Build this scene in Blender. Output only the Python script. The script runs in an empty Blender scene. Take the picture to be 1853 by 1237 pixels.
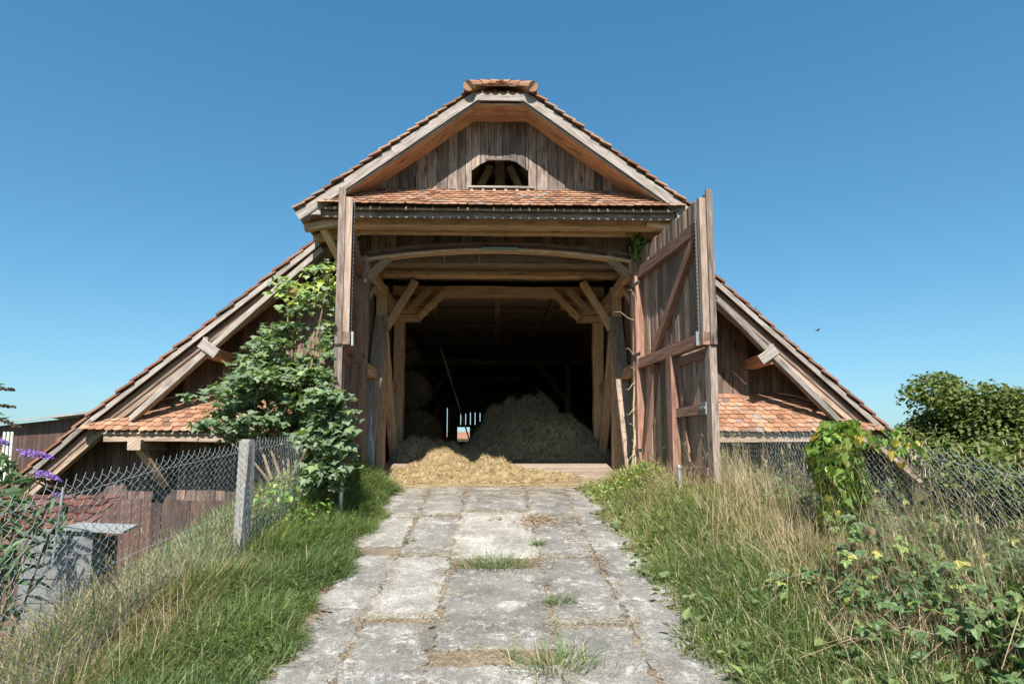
import bpy, math, random
import numpy as np
from mathutils import Vector, Matrix

random.seed(7)
rng = np.random.default_rng(7)
sc = bpy.context.scene
col = sc.collection
R_ = math.radians
PI = math.pi
U = random.uniform

# ------------------------------------------------------------------ camera
F, PX, PY = 1100.0, 926.5, 702.5
PITCH, YAW = R_(6), math.atan(28.5 / 1100)
CZ = 0.52                                   # the barn sill is z = 0, the eye stands half a metre above it


def P(px, py, Y):
    """The point of the place seen at a pixel of the photograph, at depth Y."""
    a = (px - PX) / F
    b = (PY - py) / F
    y = math.cos(PITCH) - b * math.sin(PITCH)
    z = math.sin(PITCH) + b * math.cos(PITCH)
    X = a * math.cos(YAW) + y * math.sin(YAW)
    Yy = -a * math.sin(YAW) + y * math.cos(YAW)
    t = Y / Yy
    return Vector((X * t, Y, CZ + z * t))


cam = bpy.data.cameras.new("camera")
camo = bpy.data.objects.new("camera", cam)
col.objects.link(camo)
cam.sensor_width = 36
cam.lens = F / 1853 * 36
cam.shift_y = 84 / 1853
cam.clip_start = 0.05
cam.clip_end = 6000
camo.location = (0, 0, CZ)
camo.rotation_euler = (R_(90) + PITCH, 0, -YAW)
sc.camera = camo

# ------------------------------------------------------------------ light
EL, AZ = R_(50), R_(-1.5)
sv = Vector((math.sin(AZ) * math.cos(EL), -math.cos(AZ) * math.cos(EL), math.sin(EL)))
sl = bpy.data.lights.new("sun", "SUN")
sl.energy = 4.3
sl.angle = R_(0.53)
sl.color = (1.0, 0.955, 0.88)
slo = bpy.data.objects.new("sun", sl)
slo.rotation_euler = sv.to_track_quat('Z', 'Y').to_euler()
slo.location = (0, -20, 30)
col.objects.link(slo)
w = bpy.data.worlds.new("World")
sc.world = w
w.use_nodes = True
nt = w.node_tree
bg = nt.nodes["Background"]
sky = nt.nodes.new("ShaderNodeTexSky")
sky.sky_type = 'NISHITA'
sky.sun_disc = False
sky.sun_elevation = EL
sky.sun_rotation = PI - AZ
sky.altitude = 500
sky.air_density = 1.0
sky.dust_density = 1.5
sky.ozone_density = 2.0
sep = nt.nodes.new("ShaderNodeSeparateColor")
comb = nt.nodes.new("ShaderNodeCombineColor")
nt.links.new(sky.outputs[0], sep.inputs[0])
for k, (pw, gain) in enumerate(((1.1, .305), (.82, .665), (.72, .88))):   # white balance of the clear summer sky
    mp = nt.nodes.new("ShaderNodeMath"); mp.operation = 'POWER'; mp.inputs[1].default_value = pw
    mg = nt.nodes.new("ShaderNodeMath"); mg.operation = 'MULTIPLY'; mg.inputs[1].default_value = gain
    nt.links.new(sep.outputs[k], mp.inputs[0])
    nt.links.new(mp.outputs[0], mg.inputs[0])
    nt.links.new(mg.outputs[0], comb.inputs[k])
nt.links.new(comb.outputs[0], bg.inputs[0])
bg.inputs[1].default_value = 0.125
sc.view_settings.view_transform = 'Standard'
sc.view_settings.look = 'None'
sc.view_settings.exposure = 1.2
sc.view_settings.gamma = 1
sc.cycles.max_bounces = 12
sc.cycles.diffuse_bounces = 9
sc.cycles.transparent_max_bounces = 8
sc.cycles.caustics_reflective = False
sc.cycles.caustics_refractive = False


# ------------------------------------------------------------------ tags
def tag(o, label, cat=None, group=None, kind=None):
    if label:
        o["label"] = label
    if cat:
        o["category"] = cat
    if group:
        o["group"] = group
    if kind:
        o["kind"] = kind
    return o


def empty(name, loc, label, cat, group=None):
    o = bpy.data.objects.new(name, None)
    o.empty_display_size = 0.2
    o.location = loc
    col.objects.link(o)
    tag(o, label, cat, group)
    return o


# ------------------------------------------------------------------ mesh builder
class Geo:
    """Collects polygons (with grain uv and a random value per face) for ONE mesh object."""

    def __init__(s):
        s.V = []; s.nv = 0; s.sizes = []; s.idx = []; s.uv = []; s.r = []; s.mi = []

    # bulk: verts (N,3), faces (M,k)
    def bulk(s, V, Fc, r=None, uv=None, mi=0):
        V = np.asarray(V, float).reshape(-1, 3)
        Fc = np.asarray(Fc, int)
        M, k = Fc.shape
        s.V.append(V)
        s.idx.append((Fc + s.nv).ravel())
        s.nv += len(V)
        s.sizes.append(np.full(M, k))
        s.r.append(np.zeros(M) if r is None else np.broadcast_to(np.asarray(r, float), (M,)).copy())
        s.uv.append(np.zeros((M * k, 2)) if uv is None else np.asarray(uv, float).reshape(-1, 2))
        s.mi.append(np.full(M, mi))

    def poly(s, pts, g=None, r=0.5, mi=0):
        pts = np.asarray([tuple(p) for p in pts], float)
        k = len(pts)
        g = np.array((0, 0, 1.0)) if g is None else np.asarray(tuple(g), float)
        n = np.zeros(3)
        for i in range(k):
            n += np.cross(pts[i] - pts[0], pts[(i + 1) % k] - pts[0])
        L = np.linalg.norm(n)
        n = n / L if L > 1e-12 else np.array((0, 0, 1.0))
        t = np.cross(n, g)
        if np.linalg.norm(t) < 0.3:
            t = np.cross(n, (0.6, 0.64, 0.48))
            t /= np.linalg.norm(t)
            u = np.cross(t, n) * 0.2
        else:
            t /= np.linalg.norm(t)
            u = np.cross(t, n)
        uv = np.stack([pts @ u + r * 37.3, pts @ t + r * 11.9], 1)
        s.bulk(pts, [list(range(k))], r, uv, mi)

    def prism(s, base, ext, g=None, r=None, mi=0):
        """base polygon (list of points) swept by ext"""
        r = random.random() if r is None else r
        b = [Vector(p) for p in base]
        e = Vector(ext)
        n = Vector((0, 0, 0))
        for i in range(len(b)):
            n += (b[i] - b[0]).cross(b[(i + 1) % len(b)] - b[0])
        if n.dot(e) > 0:
            b = b[::-1]
        t = [p + e for p in b]
        s.poly(b, g, r, mi)
        s.poly(t[::-1], g, r, mi)
        for i in range(len(b)):
            j = (i + 1) % len(b)
            s.poly([b[j], b[i], t[i], t[j]], g, r, mi)

    def box(s, x0, x1, y0, y1, z0, z1, g=None, r=None, mi=0):
        if g is None:
            d = [(x1 - x0, (1, 0, 0)), (y1 - y0, (0, 1, 0)), (z1 - z0, (0, 0, 1))]
            g = max(d)[1]
        s.prism([(x0, y0, z0), (x1, y0, z0), (x1, y1, z0), (x0, y1, z0)], (0, 0, z1 - z0), g, r, mi)

    def beam(s, p, q, w, h, up=(0, 0, 1), r=None, mi=0, wob=0.0, n=1, ch=0.0):
        """timber from p to q; w across, h along up; wob bends it a little; ch chamfers the long edges"""
        p = Vector(p); q = Vector(q)
        r = random.random() if r is None else r
        ax = (q - p)
        L = ax.length
        ax.normalize()
        upv = Vector(up)
        sd = ax.cross(upv)
        if sd.length < 1e-4:
            sd = ax.cross(Vector((0, 1, 0)))
        sd.normalize()
        u2 = sd.cross(ax)
        if ch > 0:
            prof = [(-w / 2 + ch, -h / 2), (w / 2 - ch, -h / 2), (w / 2, -h / 2 + ch), (w / 2, h / 2 - ch),
                    (w / 2 - ch, h / 2), (-w / 2 + ch, h / 2), (-w / 2, h / 2 - ch), (-w / 2, -h / 2 + ch)]
        else:
            prof = [(-w / 2, -h / 2), (w / 2, -h / 2), (w / 2, h / 2), (-w / 2, h / 2)]
        rings = []
        for i in range(n + 1):
            f = i / n
            c = p + ax * (L * f)
            k = wob if 0 < i < n else 0
            c = c + sd * U(-k, k) + u2 * U(-k, k)
            sc_ = 1 + (U(-.06, .06) if wob else 0)
            rings.append([c + sd * (a * sc_) + u2 * (b * sc_) for a, b in prof])
        m = len(prof)
        for i in range(n):
            for j in range(m):
                k = (j + 1) % m
                s.poly([rings[i][j], rings[i][k], rings[i + 1][k], rings[i + 1][j]], ax, r, mi)
        s.poly(rings[0][::-1], ax, r, mi)
        s.poly(rings[-1], ax, r, mi)

    def tube(s, pts, rad, n=6, r=0.5, mi=0, cap=True):
        pts = [Vector(p) for p in pts]
        m = len(pts)
        rad = rad if hasattr(rad, '__len__') else [rad] * m
        ref = Vector((0.31, 0.2, 0.93))
        rings = []
        L = 0; Ls = []
        for i in range(m):
            t = (pts[min(i + 1, m - 1)] - pts[max(i - 1, 0)]).normalized()
            a = t.cross(ref)
            if a.length < 0.05:
                a = t.cross(Vector((1, 0, 0)))
            a.normalize()
            b = t.cross(a)
            rings.append([pts[i] + (a * math.cos(2 * PI * j / n) + b * math.sin(2 * PI * j / n)) * rad[i] for j in range(n)])
            if i:
                L += (pts[i] - pts[i - 1]).length
            Ls.append(L)
        V = np.array([tuple(v) for rg in rings for v in rg])
        Fc, uv = [], []
        for i in range(m - 1):
            for j in range(n):
                k = (j + 1) % n
                Fc.append([i * n + j, i * n + k, (i + 1) * n + k, (i + 1) * n + j])
                a0, a1 = j / n * rad[i] * 6.3, (j + 1) / n * rad[i] * 6.3
                uv += [(Ls[i] + r * 37, a0), (Ls[i] + r * 37, a1), (Ls[i + 1] + r * 37, a1), (Ls[i + 1] + r * 37, a0)]
        s.bulk(V, Fc, r, uv, mi)
        if cap:
            s.poly(rings[-1], None, r, mi)
            s.poly(rings[0][::-1], None, r, mi)

    def scatter(s, TV, TF, pos, rot, scl, r, mi=0):
        """copies of a template (TV verts, list of face arrays TF) at pos with 3x3 rot and scale"""
        TV = np.asarray(TV, float)
        N = len(pos)
        scl = np.asarray(scl, float)
        if scl.ndim == 1:
            X = TV[None] * scl[:, None, None]
        else:
            X = TV[None] * scl[:, None, :]
        X = np.einsum('nij,nkj->nki', rot, X) + np.asarray(pos)[:, None, :]
        base = (np.arange(N) * len(TV))[:, None, None]
        V = X.reshape(-1, 3)
        first = True
        for T in TF:
            T = np.asarray(T, int)
            Fc = (T[None] + base).reshape(-1, T.shape[1])
            rr = np.repeat(np.asarray(r, float), len(T))
            uv = np.tile(TV[T.ravel()][:, :2], (N, 1))
            if first:
                s.bulk(V, Fc, rr, uv, mi)
                first = False
            else:
                s.bulk(np.zeros((0, 3)), Fc - len(V), rr, uv, mi)

    def build(s, name, mats, parent=None, smooth=False, label=None):
        me = bpy.data.meshes.new(name)
        V = np.concatenate(s.V)
        idx = np.concatenate(s.idx)
        sizes = np.concatenate(s.sizes)
        me.vertices.add(len(V)); me.vertices.foreach_set("co", V.ravel())
        me.loops.add(len(idx)); me.loops.foreach_set("vertex_index", idx.astype(np.int32))
        me.polygons.add(len(sizes))
        st = np.concatenate([[0], np.cumsum(sizes)[:-1]])
        me.polygons.foreach_set("loop_start", st.astype(np.int32))
        me.polygons.foreach_set("loop_total", sizes.astype(np.int32))
        me.polygons.foreach_set("material_index", np.concatenate(s.mi).astype(np.int32))
        me.polygons.foreach_set("use_smooth", np.full(len(sizes), smooth))
        uvl = me.uv_layers.new(name="UVMap")
        uvl.data.foreach_set("uv", np.concatenate(s.uv).astype(np.float32).ravel())
        at = me.attributes.new("rnd", 'FLOAT', 'FACE')
        at.data.foreach_set("value", np.concatenate(s.r).astype(np.float32))
        for m in (mats if isinstance(mats, (list, tuple)) else [mats]):
            me.materials.append(m)
        me.update(calc_edges=True)
        me.validate()
        o = bpy.data.objects.new(name, me)
        col.objects.link(o)
        if parent is not None:
            o.parent = parent
            pm = Matrix.Translation(-world_loc(parent))
            me.transform(pm)
        if label:
            o["label"] = label
        return o


def world_loc(o):
    v = Vector((0, 0, 0))
    while o is not None:
        v += o.location
        o = o.parent
    return v


def rots(yaw, tilt, roll=None, N=None):
    """stack of rotation matrices: Rz(yaw) Rx(tilt) Ry(roll)"""
    yaw = np.asarray(yaw); tilt = np.asarray(tilt)
    roll = np.zeros_like(yaw) if roll is None else np.asarray(roll)
    N = len(yaw)
    cz, sz, cx, sx, cy, sy = np.cos(yaw), np.sin(yaw), np.cos(tilt), np.sin(tilt), np.cos(roll), np.sin(roll)
    o = np.zeros(N); l = np.ones(N)
    Rz = np.stack([cz, -sz, o, sz, cz, o, o, o, l], 1).reshape(N, 3, 3)
    Rx = np.stack([l, o, o, o, cx, -sx, o, sx, cx], 1).reshape(N, 3, 3)
    Ry = np.stack([cy, o, sy, o, l, o, -sy, o, cy], 1).reshape(N, 3, 3)
    return Rz @ Rx @ Ry


# ------------------------------------------------------------------ materials
class NT:
    def __init__(s, name):
        s.m = bpy.data.materials.new(name)
        s.m.use_nodes = True
        s.t = s.m.node_tree
        s.b = s.t.nodes["Principled BSDF"]
        s.out = s.t.nodes["Material Output"]
        s.b.inputs["Roughness"].default_value = 0.85
        s.b.inputs["Specular IOR Level"].default_value = 0.25

    def n(s, typ, **kw):
        nd = s.t.nodes.new(typ)
        for k, v in kw.items():
            if k.startswith("i_"):
                key = k[2:]
                key = int(key) if key.isdigit() else key.replace("_", " ")
                nd.inputs[key].default_value = v
            else:
                setattr(nd, k, v)
        return nd

    def l(s, a, b):
        s.t.links.new(a, b)

    def ramp(s, fac, stops, interp='LINEAR'):
        nd = s.n("ShaderNodeValToRGB")
        nd.color_ramp.interpolation = interp
        e = nd.color_ramp.elements
        while len(e) < len(stops):
            e.new(0.5)
        for i, (p, c) in enumerate(stops):
            e[i].position = p
            e[i].color = (*c, 1) if len(c) == 3 else c
        s.l(fac, nd.inputs[0])
        return nd.outputs[0]

    def rnd(s):
        return s.n("ShaderNodeAttribute", attribute_name="rnd").outputs["Fac"]

    def mix(s, f, a, b, mode='MIX'):
        nd = s.n("ShaderNodeMixRGB", blend_type=mode)
        for k, v in ((0, f), (1, a), (2, b)):
            if hasattr(v, "is_linked"):
                s.l(v, nd.inputs[k])
            elif isinstance(v, (int, float)):
                nd.inputs[k].default_value = v
            else:
                nd.inputs[k].default_value = (*v, 1)
        return nd.outputs[0]

    def math(s, op, a, b=0.0):
        nd = s.n("ShaderNodeMath", operation=op)
        for k, v in ((0, a), (1, b)):
            if hasattr(v, "is_linked"):
                s.l(v, nd.inputs[k])
            else:
                nd.inputs[k].default_value = v
        return nd.outputs[0]

    def noise(s, vec, scale, detail=4, rough=0.6, dist=0.0):
        nd = s.n("ShaderNodeTexNoise")
        nd.inputs["Scale"].default_value = scale
        nd.inputs["Detail"].default_value = detail
        nd.inputs["Roughness"].default_value = rough
        nd.inputs["Distortion"].default_value = dist
        if vec is not None:
            s.l(vec, nd.inputs["Vector"])
        return nd.outputs["Fac"]

    def bump(s, h, strength=0.4, dist=0.01):
        nd = s.n("ShaderNodeBump")
        nd.inputs["Strength"].default_value = strength
        nd.inputs["Distance"].default_value = dist
        s.l(h, nd.inputs["Height"])
        s.l(nd.outputs[0], s.b.inputs["Normal"])

    def coord(s, which="UV", scale=(1, 1, 1)):
        tc = s.n("ShaderNodeTexCoord")
        mp = s.n("ShaderNodeMapping")
        mp.inputs["Scale"].default_value = scale
        s.l(tc.outputs[which], mp.inputs[0])
        return mp.outputs[0]

    def world(s, scale=(1, 1, 1)):
        g = s.n("ShaderNodeNewGeometry")
        mp = s.n("ShaderNodeMapping")
        mp.inputs["Scale"].default_value = scale
        s.l(g.outputs["Position"], mp.inputs[0])
        return mp.outputs[0]


def wood(name, dark, mid, light, knots=0.5, var=0.45, bump=0.5, fine=30, stain=0.4, streak=(0.75, 0.72, 0.68), sa=0.0):
    t = NT(name)
    g = t.noise(t.coord("UV", (1.6, fine, 1)), 2.2, 5, 0.65, 0.25)
    c = t.ramp(g, [(0.28, dark), (0.5, mid), (0.74, light)])
    # board to board difference
    hv = t.ramp(t.rnd(), [(0, (1 - var,) * 3), (0.35, (1 - var * .3, 1 - var * .33, 1 - var * .36)), (0.7, (1 + var * .2, 1 + var * .15, 1 + var * .1)), (1, (1 + var * .7, 1 + var * .62, 1 + var * .5))])
    c = t.mix(1.0, c, hv, 'MULTIPLY')
    # long weather streaks of grey
    s_ = t.noise(t.coord("UV", (0.7, 7, 1)), 2.0, 3, 0.6, 0.3)
    sm = t.ramp(s_, [(0.42, (0, 0, 0)), (0.68, (1, 1, 1))])
    if sa > 0:
        c = t.mix(t.math('MULTIPLY', sm, sa), c, streak)
    d_ = t.noise(t.coord("UV", (1.1, 4, 1)), 1.7, 4, 0.7)
    dm = t.ramp(d_, [(0.3, (1, 1, 1)), (0.52, (0, 0, 0))])
    c = t.mix(t.math('MULTIPLY', dm, stain), c, tuple(x * .45 for x in dark))
    if knots > 0:
        v = t.n("ShaderNodeTexVoronoi")
        v.inputs["Scale"].default_value = 1.0
        t.l(t.coord("UV", (1.6, 6.0, 1)), v.inputs["Vector"])
        km = t.ramp(v.outputs["Distance"], [(0.08, (1, 1, 1)), (0.2, (0, 0, 0))])
        c = t.mix(t.math('MULTIPLY', km, knots), c, tuple(x * .35 for x in dark))
    t.l(c, t.b.inputs["Base Color"])
    t.bump(g, bump, 0.006)
    return t.m


def leafmat(name, stops, trans=0.3, rough=0.5, spec=0.4):
    t = NT(name)
    c = t.ramp(t.rnd(), stops)
    t.l(c, t.b.inputs["Base Color"])
    t.b.inputs["Roughness"].default_value = rough
    t.b.inputs["Specular IOR Level"].default_value = spec
    tr = t.n("ShaderNodeBsdfTranslucent")
    t.l(t.mix(1.0, c, (1.3, 1.35, 0.5), 'MULTIPLY'), tr.inputs[0])
    mx = t.n("ShaderNodeMixShader")
    mx.inputs[0].default_value = trans
    t.l(t.b.outputs[0], mx.inputs[1])
    t.l(tr.outputs[0], mx.inputs[2])
    t.l(mx.outputs[0], t.out.inputs[0])
    return t.m


def plain(name, c, rough=0.7, metal=0.0, noise=0.0, sc_=8, spec=0.3):
    t = NT(name)
    t.b.inputs["Roughness"].default_value = rough
    t.b.inputs["Metallic"].default_value = metal
    t.b.inputs["Specular IOR Level"].default_value = spec
    if noise:
        n = t.noise(t.world(), sc_, 5, 0.65)
        cc = t.ramp(n, [(0.3, tuple(x * (1 - noise) for x in c)), (0.7, tuple(min(1, x * (1 + noise)) for x in c))])
        t.l(cc, t.b.inputs["Base Color"])
        t.bump(n, 0.3, 0.01)
    else:
        t.b.inputs["Base Color"].default_value = (*c, 1)
    return t.m


M = {}
M['board'] = wood('weathered_board', (.06, .042, .035), (.19, .145, .123), (.37, .305, .265), .8, .72, .6, 16, .55, (.32, .285, .265), .35)
M['darkboard'] = wood('dark_board', (.06, .038, .03), (.165, .11, .086), (.31, .22, .175), .8, .65, .6, 16, .5, (.27, .215, .19), .25)
M['grey'] = wood('silver_grey_wood', (.125, .103, .09), (.27, .234, .207), (.43, .388, .352), .4, .35, .6, 18, .5, (.45, .42, .39), .4)
M['soffit'] = wood('warm_soffit_wood', (.26, .12, .06), (.53, .29, .165), (.68, .44, .29), .7, .35, .45, 14, .4, (.48, .36, .27), .25)  # tones raised to imitate bounced light under the eaves
M['oak'] = wood('old_tan_beam', (.25, .145, .08), (.58, .38, .23), (.74, .56, .39), .55, .3, .5, 16, .35, (.5, .41, .32), .3)  # tan beams, colour raised to stand in for fill light in shade
M['greybeam'] = wood('grey_brown_beam', (.13, .088, .064), (.32, .235, .175), (.5, .4, .32), .55, .35, .5, 16, .4, (.42, .37, .33), .3)
M['redwood'] = wood('red_brown_painted_wood', (.13, .062, .045), (.245, .128, .09), (.38, .235, .18), .35, .3, .4, 18, .3, (.42, .31, .26), .35)
M['doorboard'] = wood('door_board', (.12, .076, .056), (.3, .212, .16), (.48, .37, .3), .7, .5, .5, 17, .4, (.4, .33, .28), .3)
M['floorwood'] = wood('plank_floor_wood', (.13, .095, .07), (.27, .21, .16), (.42, .35, .28), .3, .35, .4, 22, .25, (.42, .38, .33), .3)
M['ceiling'] = wood('ceiling_wood', (.16, .115, .085), (.34, .255, .19), (.48, .38, .3), .5, .5, .4, 14, .5)  # deep hall wood, lightened in colour to replace missing fill light
M['paledoor'] = wood('pale_sunlit_stile', (.2, .125, .09), (.35, .25, .19), (.5, .4, .33), .3, .2, .4, 18, .35, (.5, .43, .38), .4)  # weathered free stiles, paled so the colour carries their sunlit look
M['redplank'] = wood('rust_brown_plank', (.055, .028, .021), (.105, .058, .044), (.18, .11, .086), .5, .5, .4, 16, .5, (.18, .135, .115), .35)


def tilemat(name, stops, moss=0.5):
    t = NT(name)
    c = t.ramp(t.rnd(), stops)
    n = t.noise(t.world(), 34, 5, 0.7)
    c = t.mix(1.0, c, t.ramp(n, [(0.25, (.62, .6, .58)), (0.55, (1, 1, 1)), (0.8, (1.18, 1.15, 1.1))]), 'MULTIPLY')
    n2 = t.noise(t.world(), 7, 5, 0.75)
    mm = t.ramp(n2, [(0.5, (0, 0, 0)), (0.66, (1, 1, 1))])
    c = t.mix(t.math('MULTIPLY', mm, moss), c, (.13, .118, .1))
    n3 = t.noise(t.world(), 55, 4, .8)
    c = t.mix(t.math('MULTIPLY', t.ramp(n3, [(.6, (0, 0, 0)), (.7, (1, 1, 1))]), .5), c, (.36, .33, .27))
    t.l(c, t.b.inputs["Base Color"])
    t.b.inputs["Roughness"].default_value = 0.9
    t.bump(n, 0.35, 0.004)
    return t.m


TS = [(0, (.16, .08, .05)), (.25, (.265, .13, .075)), (.5, (.34, .178, .105)), (.72, (.4, .24, .155)), (.82, (.28, .175, .145)), (.91, (.28, .245, .21)), (1, (.12, .09, .078))]
M['tile'] = tilemat('clay_tile', TS)
M['darktile'] = tilemat('weathered_clay_tile', [(0, (.16, .07, .05)), (.4, (.27, .115, .07)), (.7, (.3, .16, .11)), (1, (.14, .11, .09))], .5)
M['shedtile'] = tilemat('brown_shed_tile', [(0, (.06, .022, .015)), (.5, (.12, .045, .03)), (1, (.16, .08, .06))], .2)
M['zinc'] = plain('dull_zinc', (.33, .34, .34), .45, .6, .25, 10)
M['galv'] = plain('galvanised_steel', (.5, .52, .53), .4, .75, .2, 12)
M['wire'] = plain('galvanised_wire', (.4, .43, .44), .45, .35)
M['chain'] = plain('dark_chain_steel', (.13, .125, .12), .6, .4, .3, 60)
M['concretepost'] = plain('grey_concrete', (.27, .25, .23), .95, 0, .3, 26)
M['block'] = plain('concrete_block', (.17, .168, .165), .95, 0, .22, 9)
M['slate'] = plain('fibre_cement_sheet', (.24, .245, .24), .85, 0, .15, 8)
M['metalroof'] = plain('grey_sheet_roof', (.4, .4, .39), .6, .1, .15, 1.5)
M['white'] = plain('white_pipe', (.62, .62, .58), .6, 0, .12, 5)
M['twine'] = plain('blue_grey_twine', (.36, .42, .5), .8, 0, .3, 30)
M['teal'] = plain('teal_metal_strip', (.16, .3, .3), .5, .2, .2, 20)
M['plaster'] = plain('pale_plaster', (.62, .58, .5), .9, 0, .1, 2)
M['stem'] = wood('plant_stem', (.12, .08, .05), (.23, .16, .1), (.36, .27, .18), 0, .2, .3, 20, .2)
M['bark'] = wood('tree_bark', (.04, .03, .022), (.09, .07, .052), (.15, .12, .09), 0, .2, .8, 8, .3)
M['paleStem'] = plain('dry_stem', (.46, .37, .24), .85, 0, .2, 40)

M['maple'] = leafmat('maple_leaf', [(0, (.075, .12, .065)), (.3, (.125, .185, .1)), (.6, (.175, .24, .13)), (.86, (.23, .32, .11)), (1, (.37, .44, .095))], .32, .5, .55)
M['ivy'] = leafmat('ivy_leaf', [(0, (.06, .115, .035)), (.4, (.12, .21, .05)), (.7, (.2, .31, .07)), (.9, (.32, .4, .09)), (1, (.5, .37, .08))], .28, .45, .4)
M['bramble'] = leafmat('bramble_leaf', [(0, (.055, .095, .04)), (.4, (.1, .165, .062)), (.75, (.16, .24, .08)), (.95, (.24, .33, .09)), (1, (.42, .38, .11))], .3, .5, .4)
M['buddleja'] = leafmat('butterfly_bush_leaf', [(0, (.045, .09, .04)), (.6, (.085, .15, .065)), (1, (.15, .22, .1))], .25, .6, .3)
M['flower'] = leafmat('purple_flower', [(0, (.16, .1, .4)), (.5, (.32, .18, .56)), (1, (.52, .33, .7))], .25, .7, .2)
M['spent'] = leafmat('spent_flower_head', [(0, (.05, .04, .03)), (.6, (.11, .085, .06)), (1, (.2, .16, .1))], .1, .9, .1)
M['tree'] = leafmat('lime_tree_leaf', [(0, (.055, .085, .022)), (.4, (.115, .15, .042)), (.75, (.19, .215, .065)), (1, (.25, .25, .08))], .35, .6, .25)
M['grass'] = leafmat('green_grass', [(0, (.09, .14, .065)), (.3, (.155, .22, .09)), (.6, (.24, .305, .12)), (.76, (.32, .355, .15)), (.86, (.43, .38, .225)), (1, (.54, .46, .3))], .42, .6, .25)
M['dry'] = leafmat('dry_grass', [(0, (.2, .15, .085)), (.35, (.34, .265, .165)), (.7, (.47, .38, .25)), (.9, (.56, .48, .34)), (1, (.24, .26, .11))], .25, .8, .15)
M['hay'] = leafmat('golden_straw', [(0, (.2, .135, .065)), (.4, (.38, .285, .155)), (.75, (.5, .4, .24)), (1, (.62, .53, .36))], .12, .75, .2)
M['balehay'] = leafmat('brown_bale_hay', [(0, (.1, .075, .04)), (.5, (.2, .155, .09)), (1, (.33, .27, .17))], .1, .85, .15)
M['darkhay'] = leafmat('grey_green_hay', [(0, (.13, .112, .07)), (.3, (.34, .3, .2)), (.6, (.56, .5, .345)), (.85, (.7, .63, .46)), (1, (.78, .7, .52))], .1, .8, .2)  # hay of the shaded heaps, lightened so colour stands in for light

# ground, drive
t = NT('soil_and_turf')
n1 = t.noise(t.world(), 1.3, 6, .65)
n2 = t.noise(t.world(), 22, 5, .7)
c = t.ramp(n1, [(.3, (.05, .062, .024)), (.5, (.095, .095, .042)), (.7, (.17, .14, .075))])
c = t.mix(1, c, t.ramp(n2, [(.25, (.45, .42, .4)), (.7, (1.25, 1.2, 1.1))]), 'MULTIPLY')
t.l(c, t.b.inputs["Base Color"]); t.bump(n2, .7, .04)
M['ground'] = t.m

t = NT('drive_dirt')
n1 = t.noise(t.world(), 5, 6, .7)
n2 = t.noise(t.world(), 60, 4, .7)
c = t.ramp(n1, [(.3, (.12, .092, .068)), (.5, (.2, .155, .115)), (.7, (.31, .25, .185))])
c = t.mix(1, c, t.ramp(n2, [(.25, (.55, .52, .5)), (.7, (1.2, 1.2, 1.15))]), 'MULTIPLY')
t.l(c, t.b.inputs["Base Color"]); t.bump(n2, .6, .02)
M['dirt'] = t.m

t = NT('lichened_concrete_slab')
wv = t.world()
n1 = t.noise(wv, 1.7, 7, .72)
n2 = t.noise(wv, 95, 4, .8)
n3 = t.noise(wv, 5.5, 7, .8, .3)
n4 = t.noise(wv, 32, 5, .8, .2)
c = t.ramp(n1, [(.32, (.125, .116, .104)), (.5, (.21, .198, .18)), (.68, (.31, .294, .27))])
c = t.mix(1, c, t.ramp(t.rnd(), [(0, (.68, .68, .68)), (.55, (.95, .95, .95)), (1, (1.45, 1.43, 1.4))]), 'MULTIPLY')
lic = t.math('MULTIPLY', t.ramp(n3, [(.5, (0, 0, 0)), (.63, (1, 1, 1))]), t.ramp(n4, [(.38, (.1, .1, .1)), (.58, (1, 1, 1))]))
c = t.mix(t.math('MULTIPLY', lic, .9), c, (.47, .46, .435))
spk = t.math('MULTIPLY', t.ramp(n4, [(.36, (1, 1, 1)), (.46, (0, 0, 0))]), t.ramp(n3, [(.36, (1, 1, 1)), (.6, (.15, .15, .15))]))
c = t.mix(t.math('MULTIPLY', spk, .8), c, (.062, .058, .052))
c = t.mix(1, c, t.ramp(n2, [(.3, (.35, .345, .34)), (.5, (.95, .95, .95)), (.7, (1.55, 1.53, 1.5))]), 'MULTIPLY')
n5 = t.noise(wv, 2.6, 5, .7)
c = t.mix(t.math('MULTIPLY', t.ramp(n5, [(.56, (0, 0, 0)), (.72, (1, 1, 1))]), .45), c, (.18, .145, .11))
t.l(c, t.b.inputs["Base Color"]); t.b.inputs["Roughness"].default_value = .95
t.bump(t.mix(.5, n2, n4), .8, .012)
M['slab'] = t.m

# ------------------------------------------------------------------ terrain
BASE = -2.9
XC = 0.05                                   # the barn's axis


def gz(x, y):
    x = np.asarray(x, float); y = np.asarray(y, float)
    ramp = np.where(y < 9.2, -0.16 * (9.2 - y), -0.02)
    ramp = np.where(y < -2, -0.16 * 11.2 - 0.09 * (-2 - y), ramp)
    edge = np.where(x < 0, 2.75, 3.45)
    d = np.maximum(0, np.abs(x) - edge)
    sx = np.clip((np.abs(x) - 1.45) / .75, 0, 1); sy = .75 + .25 * np.clip((y - 4.5) / 3.0, 0, 1)
    amp = np.where(x < 0, .08 + .2 * np.clip((y - 6.0) / 1.5, 0, 1), .3)
    z = ramp - 0.72 * d + np.where(y < 9.6, amp, 0) * sx * sx * (3 - 2 * sx) * sy * sy * (3 - 2 * sy)
    z = np.where(y > 10.6, ramp - 1.0 * (y - 10.6) * 3, z)
    und = 0.05 * np.sin(x * 2.1 + 1.3 * y) + 0.04 * np.sin(3.3 * y - 1.7 * x + 2)
    und = und * np.clip((np.abs(x) - 1.45) / .6, 0, 1)
    far = np.hypot(x, y)
    z = np.maximum(z + und, BASE + .12 * np.sin(x * .35) * np.cos(y * .3) - np.clip((far - 60) / 900, 0, 1) * 4)
    return z


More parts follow.
